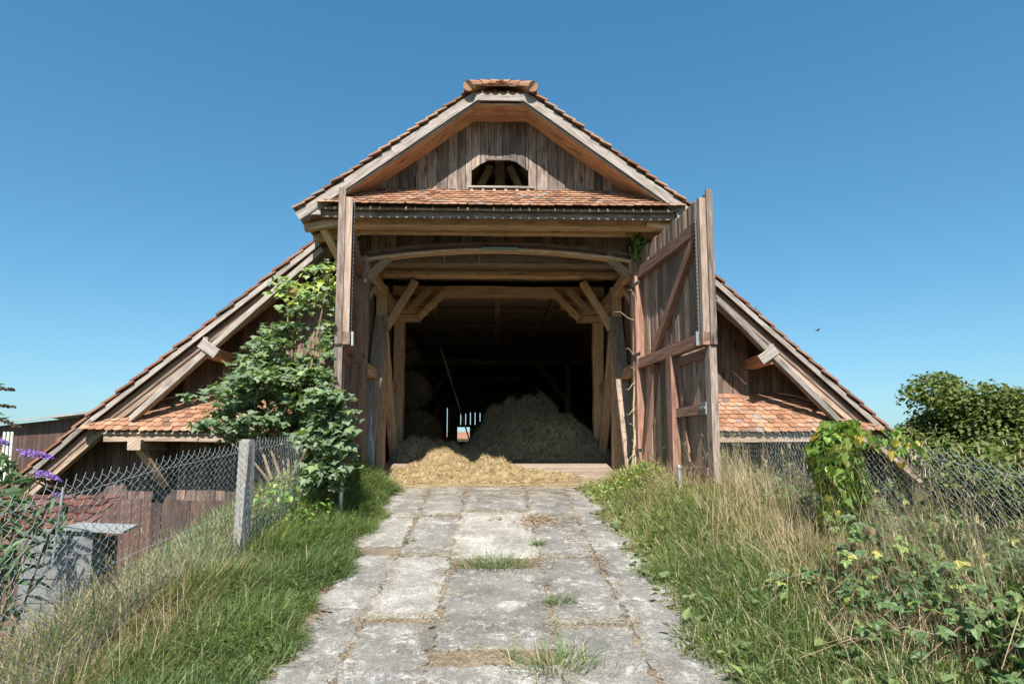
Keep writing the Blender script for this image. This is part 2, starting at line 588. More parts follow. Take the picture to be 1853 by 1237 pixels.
def axis(lo, hi, step, far):
    a = list(np.arange(lo, hi + 1e-6, step))
    s_, x = step, hi
    while x < far:
        s_ *= 1.35; x += s_; a.append(x)
    s_, x = step, lo
    while x > -far:
        s_ *= 1.35; x -= s_; a.insert(0, x)
    return np.array(a)


ax_, ay_ = axis(-9, 9, .16, 2500), axis(-3, 12, .16, 2500)
GX, GY = np.meshgrid(ax_, ay_)
GZ = gz(GX, GY)
GZ = GZ - np.where((np.abs(GX) < 1.9) & (GY < 9.6) & (GY > -3.2), .05, 0)
nx, ny = len(ax_), len(ay_)
ii, jj = np.meshgrid(np.arange(nx - 1), np.arange(ny - 1))
a0 = (jj * nx + ii).ravel()
g = Geo()
g.bulk(np.stack([GX.ravel(), GY.ravel(), GZ.ravel()], 1), np.stack([a0, a0 + 1, a0 + nx + 1, a0 + nx], 1))
o = g.build("ground", M['ground'], smooth=True)
tag(o, "grassy earth ground sloping away on both sides of the ramp", "ground", kind="structure")

# the drive: a dirt bed with concrete slabs laid in it
g = Geo()
xs = np.linspace(-1.75, 1.75, 71); ys = np.arange(-2.9, 9.2, .08)
GX, GY = np.meshgrid(xs, ys)
dz = rng.normal(0, .004, GX.shape) + .012 * np.sin(GX * 5 + GY * 2) * np.cos(GY * 3.3 - GX)
GZ = -0.16 * (9.2 - GY) + dz - .0 - np.clip((np.abs(GX) - 1.5) / .2, 0, 1) * .09
GZ = np.where(GY < -2, GZ + .07 * (-2 - GY), GZ)
nx, ny = len(xs), len(ys)
ii, jj = np.meshgrid(np.arange(nx - 1), np.arange(ny - 1))
a0 = (jj * nx + ii).ravel()
g.bulk(np.stack([GX.ravel(), GY.ravel(), GZ.ravel()], 1), np.stack([a0, a0 + 1, a0 + nx + 1, a0 + nx], 1))
tag(g.build("dirt_path", M['dirt'], smooth=True), "brown dirt and chaff bed of the ramp between its concrete slabs", "path", kind="structure")


def slab(g, x0, x1, y0, y1, rough=.016, jag=0, r=None, tilt=0):
    r = U(0, 1) if r is None else r
    pts = []
    n = 9
    def edge(p, q, k):
        m = max(3, int((Vector(q) - Vector(p)).length / .045))
        for i in range(m):
            f = i / m
            x = p[0] + (q[0] - p[0]) * f
            y = p[1] + (q[1] - p[1]) * f
            a = random.gauss(0, rough + k * .03) + .014 * math.sin(7 * (p[0] + p[1] + 3 * f) + 5 * r)
            if k:
                a += k * .055 * math.sin(9.1 * y + 3 * x) + k * .035 * math.sin(23 * y)
            if abs(p[0] - q[0]) < .1:
                x += a
            else:
                y += a * .7
            pts.append((x, y))
    edge((x0, y0), (x1, y0), 0); edge((x1, y0), (x1, y1), jag if x1 > 1.1 else 0)
    edge((x1, y1), (x0, y1), 0); edge((x0, y1), (x0, y0), jag if x0 < -1.1 else 0)
    h = U(.008, .016)
    top = [(x, y, -0.16 * (9.2 - y) + h + tilt * (x - x0)) for x, y in pts]
    cx, cy = sum(p[0] for p in pts) / len(pts), sum(p[1] for p in pts) / len(pts)
    ins = [(cx + (x - cx) * .965, cy + (y - cy) * .975, -0.16 * (9.2 - (cy + (y - cy) * .975)) + h + .007 + tilt * (x - x0)) for x, y in pts]
    bot = [(x, y, z - .06) for x, y, z in top]
    g.poly(ins, (0, 1, 0), r)
    k = len(pts)
    for i in range(k):
        j = (i + 1) % k
        g.poly([top[i], top[j], ins[j], ins[i]], (0, 1, 0), r)
        g.poly([bot[i], bot[j], top[j], top[i]], (0, 1, 0), r * .5)


g = Geo()
cols = [(-.95, -.438, [9.1, 7.6, 7.53, 6.1, 6.06, 4.7, 4.62, 3.2, 3.16, 1.7]),
        (-.425, .415, [9.12, 7.75, 7.72, 6.02, 5.74, 4.22, 4.0, 3.0, 2.96, 1.6]),
        (.432, .965, [9.1, 7.44, 7.4, 6.04, 6.0, 4.6, 4.53, 3.3, 3.27, 1.8]),
        (-1.47, -.965, [9.05, 7.52, 7.46, 6.4, 6.12, 4.9, 4.86, 3.6, 3.57, 1.8]),
        (.985, 1.47, [9.1, 7.88, 7.84, 6.38, 6.34, 5.0, 4.97, 3.4, 3.37, 1.7])]
rr = [[.45, .5, .8, .3, .5], [.25, .95, .3, .6, .6], [.3, .25, .35, .45, .5], [.6, .7, .6, .4, .5], [.5, .4, .35, .3, .4]]
for ci, (x0, x1, yy) in enumerate(cols):
    for k in range(0, len(yy) - 1, 2):
        x0j = x0 + (U(-.04, .14) if x0 < -1.1 else 0)
        x1j = x1 - (U(-.04, .12) if x1 > 1.1 else 0)
        slab(g, x0j + U(-.012, .012), x1j + U(-.012, .012), yy[k + 1], yy[k], jag=1 if ci > 2 else 0, r=rr[ci][k // 2], tilt=U(-.008, .008))
tag(g.build("concrete_path", M['slab']), "worn grey concrete slabs paving the ramp up to the barn", "path", kind="structure")

# ------------------------------------------------------------------ THE BARN
barn = empty("barn", (XC, 9.5, 0), "large old timber hay barn with clay tiled roof and open double doors", "barn")

LR = [(-2.5, 4.265), (-6.32, 1.06), (-7.75, -.3)]           # tile line of the main roof, left and right (x, z)
RR = [(2.5, 4.33), (6.25, .905), (7.2, .07)]
RIDGE = 6.35


def zmain(x):
    p = [(XC, RIDGE)] + (LR if x < XC else RR)
    p = sorted(p)
    xs = [a for a, b in p]; zs = [b for a, b in p]
    if x < xs[0]:
        return zs[0] + (x - xs[0]) * (zs[1] - zs[0]) / (xs[1] - xs[0])
    if x > xs[-1]:
        return zs[-1] + (x - xs[-1]) * (zs[-1] - zs[-2]) / (xs[-1] - xs[-2])
    return float(np.interp(x, xs, zs))


YV, YW = 9.62, 10.25                     # verge and wall planes of the big gable
YB, YG, YD = 8.55, 9.04, 9.5             # verge of the porch gable, its boarding, the door frame
YE = 30.0                                # rear wall
SB = .735                                # slope of the porch roof


def zbay(x):
    return 6.16 - SB * abs(x - XC)


def roof_slope(name, pts, y0, y1, mat, exposure, thick=.032, ntile=4, tw=.2, label=None):
    """stepped tile courses up a slope whose profile is pts (eave first), each course a tilted plate; the first tiles at the verge are single"""
    g = Geo()
    path = [Vector((x, 0, z)) for x, z in pts]
    segs = [(path[i], path[i + 1]) for i in range(len(path) - 1)]
    for a, b in segs:
        L = (b - a).length
        d = (b - a).normalized()
        nrm = Vector((-d.z, 0, d.x))
        if nrm.z < 0:
            nrm = -nrm
        n = max(1, round(L / exposure))
        ex = L / n
        for k in range(n):
            p = a + d * (ex * k)
            q = p + d * (ex * 1.12)
            y = y0 + U(-.02, .02)
            for j in range(ntile):
                wj = tw * U(.96, 1.0)
                lift = U(0, .007)
                pa = p + nrm * (.03 + lift) - d * U(0, .016)
                g.prism([(pa.x, y, pa.z), (q.x, y, q.z), (q.x, y + wj, q.z), (pa.x, y + wj, pa.z)], nrm * thick, (0, 1, 0))
                y += tw
            pa = p + nrm * .03
            g.prism([(pa.x, y, pa.z), (q.x, y, q.z), (q.x, y1, q.z), (pa.x, y1, pa.z)], nrm * thick, (0, 1, 0))
    return g.build(name, mat, barn, label=label)


# --- main roof: tiles, boarding below, verge boards
for side, prof in ((-1, LR), (1, RR)):
    pr = [prof[2], prof[1], (prof[0][0] + 0 * side, prof[0][1]), (XC, RIDGE)]
    roof_slope("roof_tiles", pr, YV - .04, YE + .5, M['darktile'], .27)
    g = Geo()
    for (xa, za), (xb, zb) in zip(pr[:-1], pr[1:]):
        d = Vector((xb - xa, 0, zb - za)); L = d.length; d.normalize()
        n = Vector((-d.z, 0, d.x)); n = n if n.z > 0 else -n
        n_b = max(1, round(L / .17))
        for k in range(n_b):
            a = Vector((xa, 0, za)) + d * (L * k / n_b) - n * .045
            b = Vector((xa, 0, za)) + d * (L * (k + 1) / n_b - .004) - n * .045
            g.prism([(a.x, YV + .02, a.z), (b.x, YV + .02, b.z), (b.x, YE + .4, b.z), (a.x, YE + .4, a.z)], n * .022, (0, 1, 0))
    g.build("roof_boarding", M['soffit'], barn)
    # verge: a grey weather board, a set-back board in darker wood for the groove's shadow, a lower board
    for i, ((xa, za), (xb, zb)) in enumerate(zip(pr[:-2], pr[1:-1])):
        d = Vector((xb - xa, 0, zb - za)).normalized()
        n = Vector((-d.z, 0, d.x)); n = n if n.z > 0 else -n
        a = Vector((xa, YV, za)); b = Vector((xb, YV, zb))
        g = Geo()
        g.beam(a - n * .045, b - n * .045, .03, .075, n, wob=.004, n=6)
        g.build("verge_board", M['grey'], barn)
        g = Geo()
        g.beam(a - n * .145 + Vector((0, .09, 0)), b - n * .145 + Vector((0, .09, 0)), .035, .11, n, wob=.004, n=6)
        g.build("verge_board", M['darkboard'], barn)
        g = Geo()
        g.beam(a - n * .24 + Vector((0, .15, 0)), b - n * .24 + Vector((0, .15, 0)), .12, .09, n, wob=.005, n=5)
        g.build("verge_rafter", M['greybeam'], barn)
    # common rafters under the boards behind the verge
    for y in [10.9 + 1.05 * k for k in range(6)]:
        g = Geo()
        for (xa, za), (xb, zb) in zip(pr[:-1], pr[1:]):
            d = Vector((xb - xa, 0, zb - za)).normalized()
            n = Vector((-d.z, 0, d.x)); n = n if n.z > 0 else -n
            g.beam(Vector((xa, y, za)) - n * .13, Vector((xb, y, zb)) - n * .13, .1, .14, n)
        g.build("rafter", M['greybeam'], barn)
g = Geo()
g.tube([(XC, y, RIDGE + .02) for y in np.linspace(YV, YE + .5, 40)], .09, 8, .4)
g.build("ridge_tile", M['darktile'], barn)

# --- the outer (flying) rafters, purlin ends with their brackets
for pa, pb, pu, sg in ((P(585, 452, 9.60), P(240, 757, 9.66), P(380, 630, 9.6), -1), (P(1296, 543, 9.60), P(1518, 764, 9.66), P(1388, 642, 9.6), 1)):
    g = Geo()
    g.beam(pa, pb, .09, .14, (0, -1, 0), wob=.006, n=6, ch=.008)
    g.build("outer_rafter", M['grey'], barn)
    g = Geo()
    g.beam(pu + Vector((0, .0, -.06)), (pu.x, YW + .3, pu.z - .06), .19, .17, r=.4, ch=.01)
    g.build("purlin", M['soffit'], barn)
    g = Geo()
    g.beam(pu + Vector((-sg * .13, -.04, -.1)), pu + Vector((sg * .13, -.04, .08)), .05, .17, r=.7, ch=.012)
    g.box(pu.x + sg * .05 - .04, pu.x + sg * .05 + .04, pu.y - .055, pu.y + .0, pu.z - .02, pu.z + .17, r=.8)
    g.build("bracket", M['grey'], barn)
    g = Geo()
    q = pa.lerp(pb, .83)
    g.beam(q + Vector((0, .05, 0)), q + Vector((sg * .2, .12, .21)), .05, .05, r=.9)
    g.build("strut", M['grey'], barn)
# short purlin stub high on the left gable
g = Geo()
q = P(528, 520, 9.65)
g.beam(q, (q.x, YW + .2, q.z), .17, .17, r=.4)
g.build("purlin", M['soffit'], barn)


# --- vertical boarding
def boards(g, x0, x1, zlo, zhi, y, w=.14, t=.022, jit=.01, gap=.005, cut=None, notch=None):
    """upright boards in a plane of constant y; zlo, zhi are functions of x"""
    x = x0
    while x < x1 - .01:
        ww = min(w * U(.78, 1.2), x1 - x)
        xa, xb = x + gap / 2, x + ww - gap / 2
        x += ww
        yy = y + U(-jit, jit)
        r = random.random()
        spans = [(zlo(xa), zlo(xb), zhi(xa), zhi(xb))]
        if cut:
            c, c2 = cut(xa), cut(xb)
            if c and c2:
                spans = [(zlo(xa), zlo(xb), c[0], c2[0]), (c[1], c2[1], zhi(xa), zhi(xb))]
        for (a, b, c_, d_) in spans:
            if c_ - a < .01 and d_ - b < .01:
                continue
            g.prism([(xa, yy, a), (xb, yy, b), (xb, yy, max(d_, b + .001)), (xa, yy, max(c_, a + .001))], (0, t, 0), (0, 0, 1), r)


# big gable, left and right of the porch
for x0, x1 in ((-7.6, -2.28), (2.4, 7.1)):
    g = Geo()
    boards(g, x0, x1, lambda x: BASE - .15, lambda x: zmain(x) - .08, YW, .15, .024, .009, .006)
    g.prism([(x0, YW + .06, BASE), (x1, YW + .06, BASE), (x1, YW + .06, zmain(x1) - .1), (x0, YW + .06, zmain(x0) - .1)], (0, .02, 0), (0, 0, 1), .1)
    g.build("wall_boarding", M['darkboard'], barn)
    # lower, rust brown planking below the skirt roof
    g = Geo()
    xi0, xi1 = (x0 + .5, x1) if x0 < 0 else (x0, x1 - .5)
    boards(g, xi0, xi1, lambda x: BASE - .1, lambda x: -.25 + .02 * math.sin(x * 3), YW - .035, .16, .024, .006, .006)
    g.build("wall_boarding", M['redplank'], barn)
# side walls and eaves walls of the big barn
for x in (-7.45, 7.0):
    g = Geo()
    g.box(x - .03, x + .03, YW + .1, YE, BASE - .1, zmain(x) - .12, (0, 0, 1))
    g.build("side_wall", M['darkboard'], barn)

# rear wall with slits and a small hatch that let daylight through
g = Geo()
pxm = lambda px, py=780: P(px, py, YE)
gaps = [(809, 738, 770), (809.5, 775, 790), (833.5, 748, 768), (842.5, 748, 768), (851, 746, 768), (859.5, 746, 768), (868.5, 747, 762), (858.5, 775, 779)]
ha, hb = P(827.5, 798, YE), P(850, 772.5, YE)
g.box(-7.5, P(808, 780, YE).x, YE, YE + .03, BASE, 6.0, (0, 0, 1), .2)
cuts = sorted(gaps)
edges = [P(808, 780, YE).x]
xx = P(808, 780, YE).x
zt, zb = P(830, 736, YE).z, P(830, 800, YE).z
xr = P(876, 780, YE).x
g.box(xx, xr, YE, YE + .03, zt, 6.0, (0, 0, 1), .3)
g.box(xx, xr, YE, YE + .03, BASE, zb, (0, 0, 1), .3)
g.box(xr, 7.5, YE, YE + .03, BASE, 6.0, (0, 0, 1), .2)
strip = []
x = xx
wd = .034
for px, ya, yb in [(809, 738, 790)] + gaps[2:7]:
    c = P(px, 780, YE).x
    if c - wd / 2 > x:
        strip.append((x, c - wd / 2))
    x = c + wd / 2
strip.append((x, xr))
for a, b in strip:
    m0, m1 = max(a, ha.x), min(b, hb.x)
    if m1 - m0 > .02:                       # the hatch
        if a < ha.x:
            g.box(a, ha.x, YE, YE + .03, zb, zt, (0, 0, 1))
        if b > hb.x:
            g.box(hb.x, b, YE, YE + .03, zb, zt, (0, 0, 1))
        g.box(m0, m1, YE, YE + .03, hb.z, zt, (0, 0, 1))
        if ha.z > zb + .01:
            g.box(m0, m1, YE, YE + .03, zb, ha.z, (0, 0, 1))
    else:
        g.box(a, b, YE, YE + .03, zb, zt, (0, 0, 1))
for px, ya, yb in [(809, 738, 790)] + gaps[2:7]:   # close each slit above and below its own length
    c = P(px, 780, YE).x
    za, zb_ = P(px, ya, YE).z, P(px, yb, YE).z
    g.box(c - wd / 2, c + wd / 2, YE + .004, YE + .026, za, zt, (0, 0, 1))
    if not (ha.x - .02 < c < hb.x + .02):
        g.box(c - wd / 2, c + wd / 2, YE + .004, YE + .026, zb, zb_, (0, 0, 1))
    else:
        g.box(c - wd / 2, c + wd / 2, YE + .004, YE + .026, hb.z, zb_, (0, 0, 1))
g.build("rear_wall", M['ceiling'], barn)

# --- skirt roofs (beaver tail tiles) across the gable
def tail_template():
    pts = [(-.5, 1.0), (-.5, .28)]
    for k in range(1, 6):
        a = PI + PI * k / 6
        pts.append((.5 * math.cos(a), .28 + .28 * math.sin(a)))
    pts += [(.5, .28), (.5, 1.0)]
    return pts


TAIL = tail_template()


def tiles(g, a, b, up, tw, ex, L, th=.013, keep=None, tilt=.045, sag=0.0):
    """beaver tail tiles from eave line a-b up the slope vector `up` (Vector, its length = slope length)"""
    a = Vector(a); b = Vector(b)
    e = (b - a); W = e.length; e.normalize()
    d = Vector(up).normalized(); SL = Vector(up).length
    n = e.cross(d)
    n = n if n.z > 0 else -n
    rows = int(SL / ex) + 1
    nt = int(W / tw) + 2
    for k in range(rows):
        for j in range(nt):
            off = (j + (.5 if k % 2 else 0) - .5) * tw + U(-.006, .006)
            if off < -tw * .1 or off > W + tw * .1:
                continue
            s0 = k * ex + U(-.007, .007)
            o_ = a + e * off + d * s0 - Vector((0, 0, sag * math.sin(PI * off / W)))
            top = min(L, SL - s0 + .03)
            if top < .05:
                continue
            if keep and not keep(o_ + d * .06):
                continue
            ang = U(-.03, .03)
            e2 = (e + d * ang).normalized(); d2 = (d - e * ang).normalized()
            lift0 = .03 + U(-.004, .006)
            pts = []
            for px, py in TAIL:
                yy = py * top if py > .29 else py * tw
                zl = lift0 * (1 - yy / max(L, .1)) + .006
                pts.append(o_ + e2 * (px * tw * .97) + d2 * yy + n * zl)
            g.prism(pts, n * th, d, min(1, max(0, random.gauss(.45, .24))))


for side, xa, xb in ((-1, -6.42, -2.35), (1, 2.45, 6.4)):
    pent = empty("skirt_roof", (0, 9.9, 1), None, None)
    pent.parent = barn
    pent.location = (-XC, .4, 1)
    zb_, zt_ = .84, 1.5
    g = Geo()
    up = Vector((0, .72, zt_ - zb_))
    tiles(g, (xa, 9.53, zb_), (xb, 9.53, zb_), up, .128, .108, .25, keep=lambda p: p.z < zmain(p.x) - .13, sag=.03)
    g.build("tile", M['tile'], pent)["kind"] = "stuff"
    g = Geo()
    for k in range(6):
        f0, f1 = k / 6, (k + 1) / 6 - .01
        pa = Vector((0, 9.55, zb_ - .03)) + up * f0
        pb = Vector((0, 9.55, zb_ - .03)) + up * f1
        def lim(z):
            return max(xa, -5.9 - (1.0 - z)) if side < 0 else min(xb, 5.7 + (1.0 - z))
        q0, q1 = (lim(pa.z), xb) if side < 0 else (xa, lim(pa.z))
        g.prism([(q0, pa.y, pa.z), (q1, pa.y, pa.z), (q1, pb.y, pb.z), (q0, pb.y, pb.z)], (0, .015, -.02), (1, 0, 0))
    g.build("roof_boarding", M['greybeam'], pent)
    g = Geo()
    g.beam((xa + (.35 if side < 0 else 0), 9.62, zb_ - .1), (xb - (.35 if side > 0 else 0), 9.62, zb_ - .1), .07, .11, wob=.006, n=6)
    g.build("eave_beam", M['greybeam'], pent)
    xp = -5.55 if side < 0 else 5.45
    g = Geo()
    g.beam((xp, 9.5, zb_ - .2), (xp, YW + .2, zb_ - .2), .2, .17, ch=.012)
    g.build("purlin", M['greybeam'], pent)
    g = Geo()
    g.beam((xp - side * .02, 9.62, zb_ - .26), (xp - side * .16, 10.2, zb_ - .85), .1, .1, (0, 1, 0))
    g.build("brace", M['oak'], pent)
# grey lath along the slanting joint between skirt roof and big roof
for pts in ([P(245, 742, 9.9), P(310, 725, 10.05), P(355, 714, 10.15), P(372, 700, 10.15)], [P(1405, 716, 10.15), P(1440, 722, 10.1), P(1480, 735, 10.0)]):
    g = Geo()
    g.tube([p + Vector((0, -.03, .05)) for p in pts], [.012, .012, .012, .008][:len(pts)], 6)
    g.build("joint_lath", M['grey'], barn)

# --- porch roof
HX = .40
hipz = zbay(XC + HX)
hipy = YB + .34
for side in (-1, 1):
    ex_ = XC + side * 2.96
    pr = [(ex_, zbay(ex_)), (XC + side * HX, hipz)]
    roof_slope("porch_roof_tiles", pr, YB - .05, 15.5, M['tile'], .165, .024, 5, .16)
    # above the hip the slope starts farther back
    pr2 = [(XC + side * HX, hipz), (XC, 6.16)]
    roof_slope("porch_roof_tiles", pr2, YB + .3, 15.5, M['tile'], .155, .016, 2, .16)
    a, b = Vector((ex_, YB, zbay(ex_))), Vector((XC + side * HX, YB, hipz))
    d = (b - a).normalized()
    n = Vector((-d.z, 0, d.x)); n = n if n.z > 0 else -n
    g = Geo()
    m_ = a.lerp(b, .52)
    sgn = Vector((0, 0, 0))
    g.beam(a - n * .085 - d * .02, m_ - n * .085, .03, .135, n, r=.62)
    g.beam(m_ - n * .085 + d * .004, b - n * .085, .03, .135, n, r=.7)
    g.beam(a - n * .168 - d * .02 + Vector((0, .03, 0)), b - n * .168 + Vector((0, .03, 0)), .03, .03, n, r=.12)
    g.build("barge_board", M['grey'], barn)
    g = Geo()                                 # soffit boards, grain up the slope
    nb = 3
    for k in range(nb):
        y0 = YB + .05 + k * (YG - YB) / nb
        y1 = YB + .05 + (k + 1) * (YG - YB) / nb - .006
        pa, pb = a - n * (.155 + .0 * k), b - n * .155 + d * .12
        g.prism([(pa.x, y0, pa.z), (pb.x, y0, pb.z), (pb.x, y1, pb.z), (pa.x, y1, pa.z)], n * .02, d, U(.3, .8))
    g.build("soffit", M['soffit'], barn)
    g = Geo()                                 # deck that closes the roof behind
    pa, pb = a - n * .05, Vector((XC, YB, 6.16)) - n * .05
    g.prism([(pa.x, YB + .35, pa.z), (pb.x, YB + .35, pb.z), (pb.x, 15.4, pb.z), (pa.x, 15.4, pa.z)], n * .02, (0, 1, 0), .4)
    g.prism([(pa.x, YB + .03, pa.z), ((b - n * .05).x, YB + .03, (b - n * .05).z), ((b - n * .05).x, YB + .35, (b - n * .05).z), (pa.x, YB + .35, pa.z)], n * .02, (0, 1, 0), .4)
    g.build("roof_boarding", M['greybeam'], barn)
    for y in (9.6, 10.4, 11.3, 12.2, 13.0):
        g = Geo()
        g.beam((ex_ - side * .25, y, zbay(ex_ - side * .25) - .15), (XC, y, 6.16 - .16), .1, .14)
        g.build("rafter", M['oak'], barn)
    # eave soffit at the side: sloping board with rafter tails and a strut
    g = Geo()
    for k in range(4):
        xa_ = XC + side * (2.9 - .15 * k); xb_ = XC + side * (2.9 - .15 * (k + 1) + .004)
        g.prism([(xa_, YB + .1, zbay(xa_) - .17), (xb_, YB + .1, zbay(xb_) - .17), (xb_, YW, zbay(xb_) - .17), (xa_, YW, zbay(xa_) - .17)], (0, 0, .02), (0, 1, 0))
    g.build("soffit", M['greybeam'], barn)
    for y in (8.75, 9.2, 9.75):
        g = Geo()
        g.beam((XC + side * 2.88, y, zbay(XC + 2.88) - .235), (XC + side * 2.2, y, zbay(XC + 2.88) - .235 + .68 * SB * .25), .09, .11)
        g.build("rafter_tail", M['oak'], barn)
    g = Geo()
    g.beam((XC + side * 2.62, 8.8, 3.82), (XC + side * 2.3, 9.55, 3.1), .09, .1, (side, 0, 0))
    g.build("strut", M['oak'], barn)

# hip: front eave board, soffit, tiles, caps
g = Geo()
g.box(XC - HX - .02, XC + HX + .02, YB - .012, YB + .02, hipz - .15, hipz - .035, (1, 0, 0), .6)
g.build("barge_board", M['grey'], barn)
g = Geo()
for k in range(3):
    y0 = YB + .03 + k * (YG - YB) / 3
    g.box(XC - HX - .06, XC + HX + .06, y0, y0 + (YG - YB) / 3 - .005, hipz - .2, hipz - .17, (1, 0, 0), U(.3, .8))
g.build("soffit", M['soffit'], barn)
g = Geo()
tiles(g, (XC - HX, YB - .06, hipz + .0), (XC + HX, YB - .06, hipz + .0), (0, .4, .36), .128, .108, .2, keep=lambda p: abs(p.x - XC) < HX * (1 - (p.y - YB) / .5) + .1)
g.prism([(XC - HX, YB, hipz - .01), (XC + HX, YB, hipz - .01), (XC, YB + .34, 6.15)], (0, .02, -.02), (1, 0, 0))
g.build("hip_tiles", M['tile'], barn)
for side in (-1, 1):
    g = Geo()
    a, b = Vector((XC + side * (HX + .06), YB - .1, hipz + .015)), Vector((XC, YB + .36, 6.2))
    for k in range(3):
        p = a.lerp(b, k / 3 - .03); q = a.lerp(b, (k + 1) / 3)
        g.tube([p, q], [.085, .068], 10, U(.1, .6))
    g.tube([a + Vector((side * .004, -.02, 0)), a + Vector((0, .02, 0))], [.088, .088], 10, .35)
    g.build("hip_cap", M['tile'], barn)
g = Geo()
for k in range(22):
    y = YB + .38 + k * .32
    g.tube([(XC, y, 6.2), (XC, y + .34, 6.19)], [.09, .072], 10, U(.1, .8))
g.build("ridge_tile", M['tile'], barn)

# --- porch gable boarding with the loft opening
wz0, wz1 = 4.585, 5.035
wx0, wx1 = -.39, .485


def wincut(x):
    if x < wx0 or x > wx1:
        return None
    t_ = min((x - wx0), (wx1 - x))
    return (wz0, min(wz1, 4.865 + .8 * t_))


def gable_low(x):
    return 4.42


g = Geo()
for x0, x1 in ((-2.15, wx0), (wx0, wx1), (wx1, 2.25)):
    boards(g, x0, x1, lambda x: min(4.42, zbay(x) - .2), lambda x: min(zbay(x) - .17, hipz - .17), YG, .11 if x0 == wx0 else .15, .022, .012, .008, cut=wincut)
g.build("gable_boarding", M['board'], barn)
g = Geo()
g.prism([(wx0 + .22, YG - .012, wz1 + .004), (wx1 - .22, YG - .012, wz1 + .004), (wx1 - .22, YG - .012, wz1 + .03), (wx0 + .22, YG - .012, wz1 + .03)], (0, .05, 0), (1, 0, 0), .3)
op = g.build("loft_opening", M['board'], barn)
op["label"] = "arched loft opening with a pale sill and short pegs below"
for xa_, xb_ in ((wx0 - .04, wx0 - .005), (wx1 + .005, wx1 + .04)):
    g = Geo()
    g.box(xa_, xb_, YG - .016, YG + .044, 4.603, 4.87, None, .8)
    g.build("jamb", M['board'], op)
g = Geo()
g.box(wx0 - .05, wx1 + .09, YG - .05, YG + .03, wz0 - .012, wz0 + .016, None, .7)
g.build("sill", M['grey'], op)
for k in range(6):
    x = wx0 + .0 + k * (wx1 - wx0) / 5
    g = Geo()
    g.box(x - .022, x + .022, YG - .035, YG - .012, wz0 - .16, wz0 - .013, None, .95)
    g.build("baluster", M['grey'], op)
# timbers seen through the opening
g = Geo()
g.beam((XC, 9.75, 6.0), (XC, 9.75, 4.83), .16, .14, (0, 1, 0), ch=.01)
g.build("king_post", M['greybeam'], barn)
for s_ in (-1, 1):
    for x0_, z0_, x1_, z1_, yy in ((.05, 4.95, .55, 4.55, 9.8), (.16, 5.2, .46, 4.55, 9.6), (.38, 5.25, .8, 4.6, 9.7)):
        g = Geo()
        g.beam((XC + s_ * x0_, yy, z0_), (XC + s_ * x1_, yy, z1_), .1, .1, (0, 1, 0))
        g.build("roof_strut", M['greybeam'], barn)
g = Geo()
g.box(-2.2, 2.3, 9.15, 12.9, 4.2, 4.24, (1, 0, 0), .3)
g.build("loft_floor", M['ceiling'], barn)

def arc(x):
    return 3.70 - .0385 * (x - XC) ** 2


# --- small tiled apron under the gable, fascia, soffit timbers
g = Geo()
zf = 4.055
up = Vector((0, YG - 8.482 + .03, 4.545 - zf))
tiles(g, (XC - 2.78, 8.482, zf), (XC + 2.72, 8.482, zf), up, .128, .104, .24, keep=lambda p: p.z < zbay(p.x) - .1, sag=.015)
o_ = g.build("apron_tiles", M['tile'], barn)
o_["kind"] = "stuff"
g = Geo()
for k in range(5):
    pa = Vector((0, 8.53, zf - .02)) + up * (k / 5); pb = Vector((0, 8.53, zf - .02)) + up * ((k + 1) / 5 - .01)
    hw = min(2.75, (6.16 - .16 - pb.z) / SB)
    g.prism([(XC - hw, pa.y, pa.z), (XC + hw, pa.y, pa.z), (XC + hw, pb.y, pb.z), (XC - hw, pb.y, pb.z)], (0, .01, -.02), (1, 0, 0))
g.build("roof_boarding", M['greybeam'], barn)
g = Geo()
g.box(XC - 2.9, XC + 2.88, 8.6, 8.64, 3.925, 4.05, (1, 0, 0), .55)
g.build("fascia", M['board'], barn)
for xx_ in (XC - 2.76, XC + 2.76):
    g = Geo()
    g.box(xx_ - .16, xx_ + .16, 8.55, 8.6, 3.94, 4.06, (1, 0, 0), .8)
    g.build("fascia_block", M['grey'], barn)
g = Geo()
for k in range(5):
    y0 = 8.66 + k * .17
    g.box(XC - 2.75, XC + 2.75, y0, y0 + .166, 4.0, 4.02, (1, 0, 0))
g.build("soffit", M['soffit'], barn)
g = Geo()
g.beam((XC - 2.55, 8.9, 3.945), (XC + 2.55, 8.9, 3.945), .15, .13, r=.62, wob=.004, n=8, ch=.01)
g.build("eave_beam", M['oak'], barn)
g = Geo()
g.beam((XC - 2.45, 9.3, 3.98), (XC + 2.45, 9.3, 3.98), .12, .1, r=.7, wob=.004, n=8, ch=.01)
g.build("eave_beam", M['oak'], barn)
g = Geo()
boards(g, XC - 2.25, XC + 2.3, lambda x: arc(x) + .06, lambda x: 4.01, 9.56, .15, .022, .01, .008)
g.build("lintel_boarding", M['board'], barn)

# --- arched lintel: a bent timber
g = Geo()
N = 24
for (zlo, zhi, y0, y1, r_) in ((0, .05, 9.40, 9.53, .75), (.055, .1, 9.43, 9.53, .25), (.105, .16, 9.41, 9.53, .3)):
    for k in range(N):
        x0, x1 = XC - 2.14 + 4.3 * k / N, XC - 2.14 + 4.3 * (k + 1) / N
        e0, e1 = arc(x0), arc(x1)
        q = lambda x, y, z: (x, y, z)
        A = [(x0, y0, e0 + zlo), (x1, y0, e1 + zlo), (x1, y0, e1 + zhi), (x0, y0, e0 + zhi)]
        B = [(x, y1, z) for x, y, z in A]
        mi_ = 1 if zlo > 0 else 0
        g.poly(A, (1, 0, 0), r_, mi_)
        g.poly(B[::-1], (1, 0, 0), r_, mi_)
        g.poly([B[0], B[1], A[1], A[0]], (1, 0, 0), r_, mi_)
        g.poly([A[3], A[2], B[2], B[3]], (1, 0, 0), r_, mi_)
g.build("arched_lintel", [M['oak'], M['darkboard']], barn)
